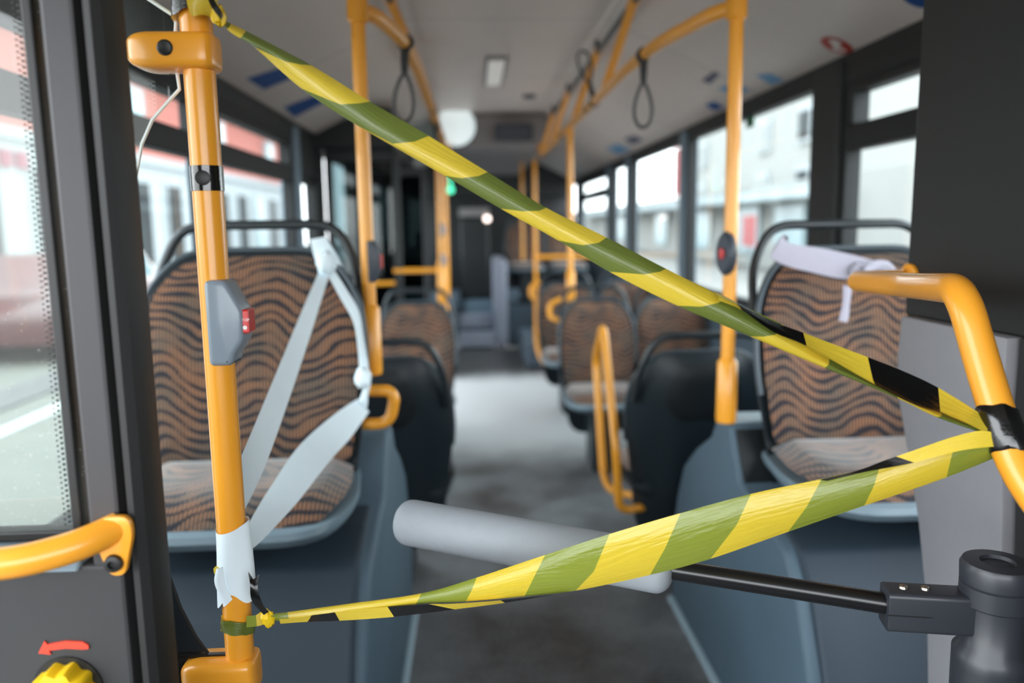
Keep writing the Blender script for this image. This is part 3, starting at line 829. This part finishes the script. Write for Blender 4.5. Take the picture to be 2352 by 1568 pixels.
shape('bottom_trim', 'gate_grey', scr, [extr(BT, (0, .006, 0))])

# ------------------------------------------------------------------ front pole
PX, PY = -.489, .95
fp = thing('front_grab_pole', 'nearest yellow pole with grey stop button and barrier tape tied to it', 'pole', (PX, PY, 0))
R0 = .0176
shape('pole', 'yellow', fp, [tube([(PX, PY, 0), (PX, PY, 1.62)], R0, 28)], True)
shape('upper_pole', 'yellow', fp, [tube([(PX, PY, 1.56), (PX, PY, 2.29)], R0 * 1.02, 28)], True)


def clamp(zc, hh, xl, name):
    x0, x1 = xl, PX + .0235
    V, F = [], []; n = 40; ns = 26
    for i in range(ns + 1):
        t = i / ns; t = .5 - .5 * math.cos(PI * t); x = x0 + (x1 - x0) * t
        el = 1 - max(0, 1 - (x - x0) / .034) ** 2.6; er = 1 - max(0, 1 - (x1 - x) / .012) ** 2.6
        hz = hh * max(.02, el ** .42) * max(.3, er ** .16); hy = .0265 * max(.02, el ** .45) * max(.02, er ** .42)
        for k in range(n):
            th = 2 * PI * k / n; cy, sz = math.cos(th), math.sin(th); e_ = .42
            V.append((x, PY + hy * math.copysign(abs(cy) ** e_, cy), zc + (hh * .12 * (1 - el ** .42)) + hz * math.copysign(abs(sz) ** e_, sz)))
    for i in range(ns):
        for k in range(n): F.append([i * n + k, i * n + (k + 1) % n, (i + 1) * n + (k + 1) % n, (i + 1) * n + k])
    F.append(list(range(n))); F.append(list(range(ns * n, (ns + 1) * n)))
    c = shape(name, 'yellow', fp, [(V, F)], True, angle=60)
    return c


c1 = clamp(1.5505, .0205, -.567, 'upper_clamp')
shape('screw_cap', 'black', c1, [lathe([(.0088, -.004), (.0088, .001), (.007, .0022), (.003, .0012)], (-.5165, PY - .0262, 1.5510), 20, (0, -1, 0))], True)
c2 = clamp(.787, .0250, -.563, 'lower_clamp')
shape('screw_cap', 'black', c2, [lathe([(.0080, -.004), (.0080, .001), (.0064, .0022), (.003, .0012)], (-.5105, PY - .0262, .781), 20, (0, -1, 0))], True)
shape('clamp_slot', 'black', c2, [box(-.566, -.50, PY - .003, PY + .003, .8105, .8145)])
zb_ = at(468, 408, PY - .02).z
bd = shape('black_band', 'tape_black', fp, [lathe([(R0 + .0002, -.0145), (R0 + .0012, -.0142), (R0 + .0012, .0142), (R0 + .0002, .0145)], (PX, PY, zb_), 28)], True)
shape('sensor_dot', 'black', bd, [lathe([(.0085, 0), (.0085, .0022), (.006, .003)], (PX + .0012, PY - .0180, zb_), 18, (.1, -1, 0))], True)
# stop button housing
zs = at(520, 742, PY - .02).z
prof = [(-.0100, -.050), (.0125, -.050), (.0175, -.047), (.0200, -.036), (.0315, -.020), (.0325, .014), (.0270, .026), (.0190, .042), (.0150, .051), (-.0100, .051)]
XS = PX + .0065
hs = shape('stop_button', 'button_grey', fp, [extr([(XS + x + .0, PY - .030, zs + z) for x, z in prof], (0, .046, 0))], True, bevel=.006, seg=3, angle=45)
bt = shape('push_button', 'red', hs, [box(XS + .0290, XS + .0385, PY - .026, PY + .002, zs - .012, zs + .016)], bevel=.002)


def text_mesh(name, body, size, mw, m, parent):
    cu = bpy.data.curves.new('t', 'FONT'); cu.body = body; cu.size = size; cu.extrude = .0003; cu.align_x = 'CENTER'; cu.align_y = 'CENTER'
    t = bpy.data.objects.new('t', cu); COL.objects.link(t); bpy.context.view_layer.update()
    me = bpy.data.meshes.new_from_object(t.evaluated_get(bpy.context.evaluated_depsgraph_get()))
    bpy.data.objects.remove(t); bpy.data.curves.remove(cu)
    me.transform(Matrix.Translation(-parent_off(parent)) @ mw); me.materials.clear(); me.materials.append(M[m]); me.name = name
    o = bpy.data.objects.new(name, me); COL.objects.link(o); o.parent = parent
    return o


mw = Matrix.Translation((XS + .0338, PY - .0262, zs + .004)) @ Matrix.Rotation(math.radians(90), 4, 'X')
text_mesh('stop_lettering', 'STOP', .0046, mw, 'white_print', bt)
shape('palm_symbol', 'white_print', bt, [lathe([(.0025, 0), (.0025, .0004)], (XS + .0338, PY - .0258, zs - .005), 14, (0, -1, 0))])

# ------------------------------------------------------------------ cab side wall and its rail
cab = thing('cab_wall', 'charcoal driver cab side wall with grey lower panel at the right edge', 'cab wall', (.66, 1.0, 0))
shape('upper_panel', 'cab_dark', cab, [box(.66, .72, -.6, 1.483, 1.165, 2.28)], bevel=.008)
LP = [(1.386, 1.177), (1.392, 1.10), (1.382, 1.03), (1.335, .925), (1.292, .819), (1.25, .676), (1.232, .54), (1.22, .30), (1.21, 0), (1.04, 0), (1.05, .60), (1.08, .92), (1.10, 1.06), (1.10, 1.177)]
shape('lower_panel', 'cab_grey', cab, [extr([(.630, y * 1.038, 1.35 + (z - 1.35) * 1.038 if z > 0 else 0) for y, z in LP], (.03, 0, 0))], True, bevel=.004)
LP2 = [(1.10, 1.177), (1.10, 1.06), (1.08, .92), (1.05, .60), (1.04, 0), (-.6, 0), (-.6, 1.177)]
shape('door_panel', 'cab_dark', cab, [extr([(.646, y * 1.038 - .008, 1.35 + (z - 1.35) * 1.038 if z > 0 else 0) for y, z in LP2], (.05, 0, 0))])
rl = thing('cab_handrail', 'bent yellow handrail on the cab wall with black tape wrapped round it', 'handrail', (.5, 1.1, 1.25))
RP = [Vector(q_) for q_ in ((.655, 1.465, 1.238), at(1958, 645, 1.455), at(2080, 655, 1.2), (.402, .905, 1.268), (.413, .87, 1.176), at(2330, 1070, .82), at(2420, 1200, .775), at(2560, 1290, .74), (.645, .70, .95))]
shape('rail_tube', 'yellow', rl, [tube(fillet(RP[:2] + RP[2:], .045, 7), .0192, 20)], True)
shape('wall_flange', 'yellow', rl, [lathe([(.03, 0), (.03, .006), (.02, .01)], (.659, 1.465, 1.238), 20, (-1, 0, 0)), lathe([(.03, 0), (.03, .006), (.02, .01)], (.646, .70, .95), 20, (-1, 0, 0))], True)

# ------------------------------------------------------------------ swing gate
gate = thing('swing_gate', 'waist-high swing gate with padded light grey arm on a dark grey mast', 'gate', (.47, .86, 0))
GZ = .895
gl, gr = Vector((-.335, 1.165, .905)), Vector((.43, .88, .868))
gd = (gr - gl); gu = gd.normalized()
p0 = at(945, 1200, 1.14); p1 = at(1508, 1302, .995); p2 = at(2045, 1387, .91)
d = (p1 - p0).normalized()


def pad_path(a, b, rad, cap):
    u_ = (b - a).normalized(); P, R = [], []
    for k in range(7):
        t = k / 6 * PI / 2; P.append(a + u_ * cap * (1 - math.sin(t)) * 0 + u_ * (-cap * math.cos(t))); R.append(rad - cap + cap * math.sin(t) if k else rad - cap)
    P += [a + u_ * .1, b - u_ * .1]; R += [rad, rad]
    for k in range(7):
        t = (6 - k) / 6 * PI / 2; P.append(b + u_ * (cap * math.cos(t))); R.append(rad - cap + cap * math.sin(t))
    return P, R


shape('arm_pad', 'pad', gate, [tube(*pad_path(p0, p1, .0345, .022), 32)], True, angle=50)
shape('arm_rod', 'gloss_black', gate, [tube([p1 - d * .01, p2 + (p2 - p1).normalized() * .02], .0135, 20)], True)
MX = at(2292, 1290, .885); mx, my, mz = MX
q = Vector((mx, my, p2.z))
dd = (q - p2); dd.z = 0; dl = dd.length; dn = dd.normalized(); sd = Vector((-dn.y, dn.x, 0))
cl = []
sec = rpoly([(-.020, -.027), (.020, -.027), (.020, .025), (-.020, .025)], .007, 4)
zc = p2.z - .004
pp0 = p2 - dn * .008
cs = shape('arm_socket', 'gate_grey', gate, [extr([pp0 + sd * a + Vector((0, 0, b_ - .002)) for a, b_ in sec], dn * (dl + .0))], True, bevel=.002, angle=40)
shape('socket_slit', 'black', cs, [extr([pp0 - sd * .0203 + Vector((0, 0, -.006 + t)) for t in (0, .0016)] + [pp0 - sd * .0199 + Vector((0, 0, -.006 + t)) for t in (.0016, 0)], dn * .052)])
for k in (.022, .048):
    shape('socket_screw', 'steel', cs, [lathe([(.0058, 0), (.0050, .0028), (.003, .0032), (.003, .0010)], pp0 + dn * k + Vector((0, 0, .0228)), 16)], True)
    shape('socket_screw', 'steel', cs, [lathe([(.004, 0), (.0035, .003)], pp0 + dn * k + sd * -.008 + Vector((0, 0, -.0285)), 16, (0, 0, -1))], True)
shape('mast', 'gate_grey', gate, [lathe([(.041, 0), (.041, .60), (.0435, mz - .135), (.0435, mz - .118), (.0355, mz - .108), (.0355, mz - .052)], (mx, my, 0), 40)], True)
shape('mast_cap', 'gate_grey', gate, [lathe([(.0365, mz - .055), (.0405, mz - .052), (.0405, mz - .0285), (.0385, mz - .027), (.0405, mz - .0255), (.0415, mz - .006), (.0385, mz), (.020, mz + .001), (.018, mz - .003)], (mx, my, 0), 40)], True, angle=50)

# ------------------------------------------------------------------ barrier tape
bt_ = thing('barrier_tape', 'yellow and black striped barrier tape stretched in a V across the aisle', 'tape', (-.47, .93, 1.58))


def yt(px): return .925 + (.845 - .925) * max(0, min(1, (px - 512) / (2262 - 512)))


top = [(512, 43), (530, 54), (565, 71), (715, 150), (850, 233), (985, 312), (1120, 395), (1255, 477), (1393, 545), (1530, 617), (1668, 685), (1795, 744), (1905, 812), (2062, 885), (2165, 936), (2268, 980)]
m0 = [(513, 46), (529, 58), (560, 78), (690, 148), (826, 237), (952, 325), (1100, 404), (1238, 484), (1376, 557), (1515, 624), (1650, 695), (1782, 768), (1904, 836), (2062, 908), (2162, 955), (2268, 990)]
m1 = [(512, 52), (525, 64), (552, 88), (655, 141), (782, 240), (902, 330), (1062, 409), (1200, 485), (1340, 563), (1478, 630), (1612, 704), (1752, 773), (1900, 840), (2062, 911), (2158, 957), (2268, 994)]
bot = [(510, 57), (520, 66), (540, 82), (584, 108), (692, 203), (812, 283), (1022, 404), (1150, 479), (1282, 552), (1400, 624), (1556, 702), (1722, 772), (1894, 845), (2062, 915), (2152, 958), (2266, 998)]
ts = [-.5, 0, 1, 2, 3, 4, 5, 6, 7, 8, 9, 10, 11, 12, 13, 14]
ts = [t + .0 for t in ts]
# stripe index parity: yellow on [0,1), green on [1,2)
rows_ = []
for row, dy in ((top, .010), (m0, .0), (m1, -.006), (bot, .006)):
    rows_.append([at(a, b_, yt(a) + dy) for a, b_ in row])
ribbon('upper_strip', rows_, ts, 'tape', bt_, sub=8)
# folded back band along the upper edge, showing the glossy reverse
ft = [(1640, 668), (1690, 693), (1765, 733), (1845, 764), (1993, 820), (2075, 852), (2155, 890), (2266, 958)]
fm = [(1648, 679), (1697, 703), (1772, 748), (1852, 790), (2005, 872), (2090, 918), (2160, 945), (2268, 984)]
fb = [(1652, 690), (1704, 712), (1776, 762), (1853, 795), (2010, 883), (2098, 928), (2188, 958), (2268, 995)]
fts = [.9, 1.0, 1.5, 2.0, 3.0, 3.5, 4.0, 4.9]
rows_ = [[at(a, b_, yt(a) + dy) for a, b_ in row] for row, dy in ((ft, .004), (fm, -.010), (fb, -.014))]
ribbon('folded_edge', rows_, fts, 'tape_back', bt_, sub=8)
# lower strip


def yl(px): return .925 + (.835 - .925) * max(0, min(1, (px - 620) / (2300 - 620)))


lt = [(622, 1408), (660, 1405), (800, 1386), (968, 1362), (1095, 1326), (1252, 1274), (1400, 1226), (1563, 1178), (1725, 1134), (1888, 1099), (2022, 1066), (2200, 1000), (2330, 1000)]
lm = [(622, 1414), (662, 1412), (800, 1396), (962, 1374), (1084, 1354), (1226, 1326), (1364, 1312), (1528, 1258), (1692, 1205), (1852, 1165), (2008, 1114), (2186, 1046), (2336, 1010)]
lb = [(622, 1424), (664, 1426), (800, 1413), (955, 1388), (1070, 1381), (1205, 1369), (1322, 1356), (1493, 1320), (1632, 1283), (1810, 1221), (1985, 1161), (2174, 1096), (2345, 1026)]
lts = [-.6, 0, .4, 1, 2, 3, 4, 5, 6, 7, 8, 9, 10]
rows_ = [[at(a, b_, yl(a) + dy) for a, b_ in row] for row, dy in ((lt, .004), (lm, -.008), (lb, .006))]
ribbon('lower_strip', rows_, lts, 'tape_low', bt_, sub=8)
# underside curl of the lower strip: yellow and black reverse
ut = [(640, 1414), (712, 1410), (768, 1404), (890, 1393), (985, 1387), (1040, 1386), (1150, 1378), (1300, 1362)]
ub = [(644, 1432), (700, 1428), (780, 1425), (905, 1416), (1045, 1399), (1060, 1397), (1160, 1384), (1310, 1359)]
uts = [0, .9, 2, 3, 4.0, 4.15, 5.0, 5.9]
rows_ = [[at(a, b_, yl(a) + dy) for a, b_ in row] for row, dy in ((ut, -.004), (ub, .006))]
ribbon('curled_edge', rows_, uts, 'tape_back', bt_, sub=6)
# upper flap of the lower strip near the rail
kt = [(1880, 1102), (1970, 1080), (2058, 1048), (2240, 990), (2312, 1008)]
kb2 = [(1900, 1104), (1985, 1084), (2100, 1062), (2210, 1034), (2318, 1022)]
rows_ = [[at(a, b_, yl(a) + dy) for a, b_ in row] for row, dy in ((kt, -.006), (kb2, -.012))]
ribbon('upper_flap', rows_, [1.0, 1.1, 2.0, 2.6, 2.9], 'tape_back', bt_, sub=6)
# black wrap round the rail
wa, wb = at(2296, 985, .848), at(2352, 1010, .83)
ra, rb = RP[4], RP[5]
ax = (rb - ra).normalized(); best = min((ra + (rb - ra) * k / 60 for k in range(61)), key=lambda p: (Vector((p.x, p.z)) - Vector((wa.x, wa.z))).length)
V, F = lathe([(.0196, -.026), (.0212, -.024), (.0218, -.006), (.0208, .004), (.0216, .020), (.0196, .025)], best, 28, ax)
V = [p + ax * (.30 * (p.x - best.x) + .0015 * math.sin((p.x - best.x) * 300)) for p in V]
shape('rail_wrap', 'tape_black', bt_, [(V, F)], True, angle=60)


def crumple(name, c, rad, m, n=7, flat=(1, 1, 1), seed=1):
    rnd = random.Random(seed); V, F = [], []; seg = 14
    for i in range(n + 1):
        th = PI * i / n
        for k in range(seg):
            a = 2 * PI * k / seg; r = rad * (1 + rnd.uniform(-.22, .22))
            V.append(c + Vector((r * math.sin(th) * math.cos(a) * flat[0], r * math.sin(th) * math.sin(a) * flat[1], r * math.cos(th) * flat[2])))
    for i in range(n):
        for k in range(seg): F.append([i * seg + k, i * seg + (k + 1) % seg, (i + 1) * seg + (k + 1) % seg, (i + 1) * seg + k])
    return shape(name, m, bt_, [(V, F)], True, angle=30)


# upper knot: wraps round the pole, a bow loop and the tied knot
def wrap_rows(z0, z1, r0, ph, turns=1.0, n=22, wob=.003, seed=3, c=(PX, PY)):
    rnd = random.Random(seed); rows = []
    for j in range(4):
        f = j / 3; row = []
        for k in range(n):
            a = ph + turns * 2 * PI * k / (n - 1)
            r = r0 + .0012 * math.sin(5 * a + j) + rnd.uniform(0, wob) * .4
            row.append(Vector((c[0] + r * math.cos(a), c[1] + r * math.sin(a), z1 + (z0 - z1) * f + .006 * math.sin(a + ph) + rnd.uniform(-1, 1) * wob * .4)))
        rows.append(row)
    return rows


rw = wrap_rows(1.600, 1.640, R0 + .004, .4, 1.0)
ribbon('pole_wrap', rw, [0.05 + .035 * k for k in range(22)], 'tape', bt_, sub=3)
rw = wrap_rows(1.592, 1.612, R0 + .0065, 2.0, .8, seed=9)
ribbon('pole_wrap', rw, [.2 + .12 * k for k in range(22)], 'tape_back', bt_, sub=3)
knots = [((425, -25), (470, -28), (505, 22), (512, 44)), ((430, 12), (462, 14), (490, 40), (510, 48)), ((440, 38), (468, 34), (492, 44), (508, 52))]
rows_ = [[at(a, b_, .915 - .012 * math.sin(i * 1.3 + j)) for i, (a, b_) in enumerate(r)] for j, r in enumerate(knots)]
ribbon('knot_bow', rows_, [.1, .5, .8, 1.0], 'tape', bt_, sub=6)
rows_ = [[at(a, b_, .905 - .006 * i) for i, (a, b_) in enumerate(r)] for r in (((488, -10), (497, 8), (508, 24), (512, 36)), ((478, 0), (487, 18), (499, 34), (508, 46)))]
ribbon('knot_bow', rows_, [1.2, 1.4, 1.7, 1.9], 'tape_back', bt_, sub=6)
crumple('knot', at(503, 36, .912), .0085, 'yellow_knob', flat=(1, .9, 1.25), seed=5)
# lower knot
zc_ = at(545, 1432, PY).z
rw = wrap_rows(zc_ - .010, zc_ + .008, R0 + .0022, -2.6, 1.0, seed=4, wob=.002)
ribbon('pole_wrap', rw, [1.02 + .055 * k for k in range(22)], 'tape', bt_, sub=3)
rows_ = [[at(a, b_, .928 - .004 * math.sin(i * 1.4)) for i, (a, b_) in enumerate(r)] for r in (((566, 1414), (588, 1412), (602, 1404), (624, 1408)), ((566, 1440), (590, 1438), (606, 1434), (628, 1430)))]
ribbon('twist', rows_, [1.7, 2.0, 2.5, 2.9], 'tape_low', bt_, sub=5)
crumple('knot', at(615, 1420, .922), .0085, M['tape_low'] if False else 'yellow_knob', flat=(1, .8, 1.3), seed=8)
rows_ = [[at(a, b_, .916 - .008 * math.sin(i * .9)) for i, (a, b_) in enumerate(r)] for r in (((570, 1312), (574, 1340), (578, 1378), (606, 1412)), ((582, 1330), (584, 1350), (590, 1380), (612, 1408)), ((596, 1318), (592, 1350), (604, 1388), (618, 1404)))]
ribbon('loose_end', rows_, [1.05, 1.3, 1.6, 1.95], 'tape_back', bt_, sub=6)
rows_ = [[at(a, b_, .93) for a, b_ in r] for r in (((490, 1306), (496, 1300), (504, 1304)), ((492, 1318), (498, 1318), (506, 1318)))]
ribbon('loose_end', rows_, [.2, .4, .6], 'tape', bt_, sub=4)

# ------------------------------------------------------------------ white tape on the left seat
wt = thing('white_tape', 'white paper tape tied from the left seat corner down to the front pole', 'tape', (-.55, 1.9, 1.3))


def strip(name, a, b, ya, yb, m='tape_white', par=None, bow=.0, sub=6):
    n = len(a); rows = []
    pa = [at(x, y, ya + (yb - ya) * i / (n - 1)) for i, (x, y) in enumerate(a)]
    pb = [at(x, y, ya + (yb - ya) * i / (n - 1) + bow) for i, (x, y) in enumerate(b)]
    pm = [(p + q) / 2 + Vector((0, -.004, 0)) for p, q in zip(pa, pb)]
    return ribbon(name, [pa, pm, pb], [i for i in range(n)], m, par or wt, sub=sub)


strip('strip', [(735, 618), (690, 722), (632, 862), (576, 996), (540, 1078)], [(757, 628), (716, 760), (668, 905), (608, 1072), (540, 1215)], 1.93, .975)
strip('strip', [(764, 614), (796, 664), (824, 714), (836, 778), (848, 850)], [(750, 626), (784, 688), (812, 740), (822, 800), (826, 852)], 1.93, 1.98)
strip('strip', [(822, 915), (770, 950), (690, 1020), (620, 1120), (572, 1200), (552, 1248)], [(848, 945), (806, 1004), (754, 1062), (684, 1152), (596, 1246), (570, 1260)], 1.95, .955)
strip('corner_wrap', [(712, 550), (722, 590), (736, 622), (745, 640)], [(748, 543), (764, 578), (774, 606), (760, 622)], 1.925, 1.915)
strip('corner_wrap', [(748, 543), (764, 578), (774, 606)], [(752, 548), (776, 588), (788, 612)], 1.928, 2.0)
tube_hole = at(741, 585, 1.912)
shape('hole', 'black', wt, [lathe([(.0045, 0), (.0045, .001)], tube_hole, 10, (0, -1, 0))])


def blob(name, c, rad, m, par, flat=(1, 1, 1), seed=1, jit=.2):
    rnd = random.Random(seed); V, F = [], []; seg, n = 14, 8
    for i in range(n + 1):
        th = PI * i / n
        for k in range(seg):
            a = 2 * PI * k / seg; r = rad * (1 + rnd.uniform(-jit, jit))
            V.append(c + Vector((r * math.sin(th) * math.cos(a) * flat[0], r * math.sin(th) * math.sin(a) * flat[1], r * math.cos(th) * flat[2])))
    for i in range(n):
        for k in range(seg): F.append([i * seg + k, i * seg + (k + 1) % seg, (i + 1) * seg + (k + 1) % seg, (i + 1) * seg + k])
    return shape(name, m, par, [(V, F)], True, angle=40)


blob('knot', at(748, 602, 1.91), .024, 'tape_white', wt, (1, .7, 1.1), 2)
blob('knot', at(835, 868, 1.94), .026, 'tape_white', wt, (.8, .8, 1.1), 4)
strip('tail', [(838, 870), (832, 900), (818, 930), (800, 962)], [(852, 878), (846, 906), (842, 938), (826, 965)], 1.94, 1.93)
zt, zl = at(530, 1205, PY).z, at(530, 1364, PY).z
V, F = [], []
n = 36; lev = 6
for i in range(lev):
    f = i / (lev - 1)
    for k in range(n):
        a = 2 * PI * k / n; back = max(0, math.cos(a - 2.6))
        zz = zt + (zl - zt) * f + (.006 * math.sin(a + 1) if i == 0 else 0) + (-.012 * back + .007 * math.sin(3 * a) if i == lev - 1 else 0)
        r = R0 + .0018 + .0012 * math.sin(3 * a + f * 3) + (.004 * f * back) + (.006 * max(0, math.cos(a - .1)) ** 6 * (.3 + .7 * f))
        V.append((PX + r * math.cos(a), PY + r * math.sin(a), zz))
for i in range(lev - 1):
    for k in range(n): F.append([i * n + k, i * n + (k + 1) % n, (i + 1) * n + (k + 1) % n, (i + 1) * n + k])
shape('pole_wrap', 'tape_white', wt, [(V, F)], True, angle=60)
strip('ragged_end', [(497, 1305), (492, 1330), (496, 1350), (508, 1372), (513, 1394)], [(512, 1300), (516, 1330), (520, 1350), (532, 1372), (534, 1376)], PY - .02, PY - .02)

# ribbon on the right seat
rb_ = thing('white_ribbon', 'white fabric ribbon tied over the back of the right seat', 'ribbon', (.75, 1.97, 1.28))
strip('band', [(1798, 538), (1815, 558), (1900, 572), (2000, 596), (2060, 620), (2110, 625)], [(1768, 590), (1800, 608), (1860, 624), (1940, 640), (2040, 634), (2110, 640)], 1.925, 1.955, 'ribbon', rb_)
strip('band', [(1798, 538), (1790, 548), (1775, 572)], [(1812, 545), (1804, 560), (1768, 592)], 1.93, 2.06, 'ribbon', rb_)
strip('band', [(1985, 615), (2010, 598), (2040, 600), (2058, 618)], [(1990, 632), (2015, 616), (2040, 614), (2050, 630)], 1.90, 1.92, 'ribbon', rb_)
blob('knot', at(1975, 618, 1.93), .022, 'ribbon', rb_, (1.2, .6, .8), 6)
strip('tail', [(1936, 655), (1936, 690), (1930, 722), (1926, 736)], [(1958, 658), (1952, 695), (1950, 722), (1946, 740)], 1.90, 1.90, 'ribbon', rb_)

# ------------------------------------------------------------------ outside
M['asphalt'] = mat('road_asphalt', '#76736e', .85, vary=.12, scale=3)
M['pavement'] = mat('pavement_slabs', '#8d918e', .85, vary=.08, scale=4)
M['marking'] = mat('road_marking_white', '#c9d0ce', .7, vary=.05)
M['salmon'] = mat('salmon_render', '#a66156', .85, vary=.08, scale=2)
M['cream'] = mat('white_render', '#a3a8aa', .85, vary=.05, scale=2)
M['pale'] = mat('pale_render', '#8d8d89', .85, vary=.05, scale=2)
M['roof'] = mat('grey_roof_tiles', '#6b6768', .8, vary=.15, scale=5)
M['win_dark'] = mat('far_window_glass', '#23282a', .6, vary=.2, spec=.1)
M['win_pale'] = mat('far_window_pale', '#6f8b92', .3, vary=.2)
M['car_red'] = mat('dark_red_car_paint', '#55282a', .35, coat=.6, vary=.1)
M['sign_pink'] = mat('pink_shop_letters', '#8c3f50', .6)
M['sign_red'] = mat('red_banner', '#8e1512', .6)
M['sign_blue'] = mat('blue_board', '#1f6f9e', .6)
M['sign_green'] = mat('green_board', '#0f5a36', .6)
M['awning'] = mat('grey_awning', '#71797a', .8)

struct(shape('ground', 'asphalt', None, [box(-60, 60, -20, 90, -.45, -.35)]))
tag(shape('pavement', 'pavement', None, [box(-9.2, -7.0, -10, 60, -.35, -.22)]), 'pale pavement along the pink building', 'pavement', kind='structure')
tag(shape('road_marking', 'marking', None, [box(-4.35, -4.2, -8, 50, -.35, -.342)]), 'white road line seen through the entrance door glass', 'road line', kind='structure')
tag(shape('kerb', 'roof', None, [box(-5.3, -4.75, -8, 50, -.35, -.33)]), 'dark strip along the road beyond the door', 'kerb', kind='structure')


def house(name, label, x0, x1, y0, y1, zs, wins, doors, face, mats):
    e = thing(name, label, 'building', ((x0 + x1) / 2, (y0 + y1) / 2, -.3))
    shape('ground_storey', mats[0], e, [box(x0, x1, y0, y1, -.3, zs[0])])
    shape('upper_storey', mats[1], e, [box(x0 + .05, x1 - .05, y0 + .05, y1 - .05, zs[0], zs[1])])
    shape('cornice', 'cream', e, [box(x0 - .1, x1 + .1, y0 - .1, y1 + .1, zs[0] - .12, zs[0] + .1)])
    shape('roof', 'roof', e, [extr([(x0 - .3, y0 - .3, zs[1]), (x1 + .3, y0 - .3, zs[1]), ((x0 + x1) / 2 + 1, y0 - .3, zs[2]), ((x0 + x1) / 2 - 1, y0 - .3, zs[2])], (0, y1 - y0 + .6, 0))])
    for (y, z, w, h, m) in wins:
        f = shape('window_frame', 'cream', e, [box(face - .04, face + .10, y - w / 2 - .1, y + w / 2 + .1, z - .1, z + h + .1)])
        shape('pane', m, f, [box(face - .02, face + .13, y - w / 2, y + w / 2, z, z + h)])
    return e


wn_ = []
for i in range(12):
    y = 12.6 + i * 2.35
    wn_.append((y, .45, 1.0, 2.2, 'win_dark' if i % 3 else 'win_pale'))
    if i % 3 == 1: wn_.append((y, 3.85, 1.0, 1.2, 'win_pale'))
hl = house('pink_building', 'pink rendered building with white ground floor across the street on the left', -17, -9.2, 10, 40, (3.3, 5.6, 8.5), wn_, None, -9.2, ('cream', 'salmon'))
shape('shop_lettering', 'sign_pink', hl, [box(-9.25, -9.12, 15.2 + k * .55, 15.55 + k * .55, 2.62, 2.95) for k in range(3)])
car = thing('parked_car', 'dark red car parked in front of the pink building', 'car', (-6.4, 12.2, -.35))
prof = [(-2.0, .25), (-2.05, .65), (-1.5, .85), (-.9, .95), (-.35, 1.38), (.9, 1.40), (1.5, .98), (2.0, .9), (2.1, .55), (2.0, .25)]
shape('car_body', 'car_red', car, [extr([(-7.2, 12.2 + y, z - .35) for y, z in prof], (1.65, 0, 0))], True, bevel=.06)
shape('car_window', 'win_pale', car, [extr([(-5.56, 12.2 + y, z - .35) for y, z in ((-.75, .98), (-.28, 1.32), (.82, 1.33), (1.25, .99))], (.03, 0, 0))])
for yy in (-1.25, 1.3):
    shape('wheel', 'rubber', car, [lathe([(.18, 0), (.31, .01), (.31, .18), (.18, .2)], (-5.72, 12.2 + yy, -.04), 20, (1, 0, 0))], True)
tw = thing('apartment_block', 'tall pale apartment block with a column of balconies seen through the right windows', 'building', (18, 40, -.3))
shape('block_wall', 'pale', tw, [box(14, 24, 30, 52, -.3, 16)])
for i in range(5):
    for yv in (33.2, 38, 43, 48):
        f = shape('window_frame', 'cream', tw, [box(13.85, 14.05, yv - .75, yv + .75, 2.2 + i * 1.55 * 1.6, 3.7 + i * 1.55 * 1.6)])
        shape('pane', 'win_dark' if yv < 35 else 'pale', f, [box(13.80, 13.9, yv - .55, yv + .55, 2.35 + i * 1.55 * 1.6, 3.5 + i * 1.55 * 1.6)])
shp = thing('shop_row', 'low pale shop row with a grey awning seen through the right windows', 'building', (12, 50, -.3))
shape('shop_wall', 'pale', shp, [box(10.5, 13.5, 18, 90, -.3, 2.7)])
shape('awning', 'awning', shp, [extr([(10.5, 22, 2.5), (9.3, 22, 2.1), (9.3, 22, 2.02), (10.5, 22, 2.3)], (0, 50, 0))])
for k, yv in enumerate((26, 30, 36, 44, 56)):
    shape('shop_window', 'win_pale', shp, [box(10.4, 10.55, yv - 1.2, yv + 1.2, .2, 1.9)])
for name, lab, m, px, py, w, hh, x in (('red_banner', 'narrow red banner outside by the right window post', 'sign_red', 1557, 395, .5, 1.9, 8.2),
                                       ('red_board', 'small red board outside seen past the right pole', 'sign_red', 1720, 530, .5, .9, 8.0),
                                       ('blue_board', 'small blue board outside seen through a rear right window', 'sign_blue', 1455, 472, .9, 1.3, 8.2)):
    c = Vector(((px - W / 2) / FPX, (py - H / 2) / FPX, 1)); d_ = Vector((RX.dot(c), RY.dot(c), RZ.dot(c))); p = CAM + d_ * ((x - CAM.x) / d_.x)
    e = thing(name, lab, 'sign', (x, p.y, -.35))
    shape('board', m, e, [box(x - .03, x + .03, p.y - w, p.y + w, p.z - hh / 2, p.z + hh / 2)])
    shape('post', 'awning', e, [tube([(x + .06, p.y, -.35), (x + .06, p.y, p.z + hh / 2)], .05, 8)])
c = Vector(((1716 - W / 2) / FPX, (276 - H / 2) / FPX, 1)); d_ = Vector((RX.dot(c), RY.dot(c), RZ.dot(c))); p = CAM + d_ * ((1.195 - CAM.x) / d_.x)
tag(shape('window_sticker', 'sign_green', None, [box(1.208, 1.214, p.y - .05, p.y + .05, p.z - .035, p.z + .035)]), 'small green sticker at the top of the right window', 'sticker')
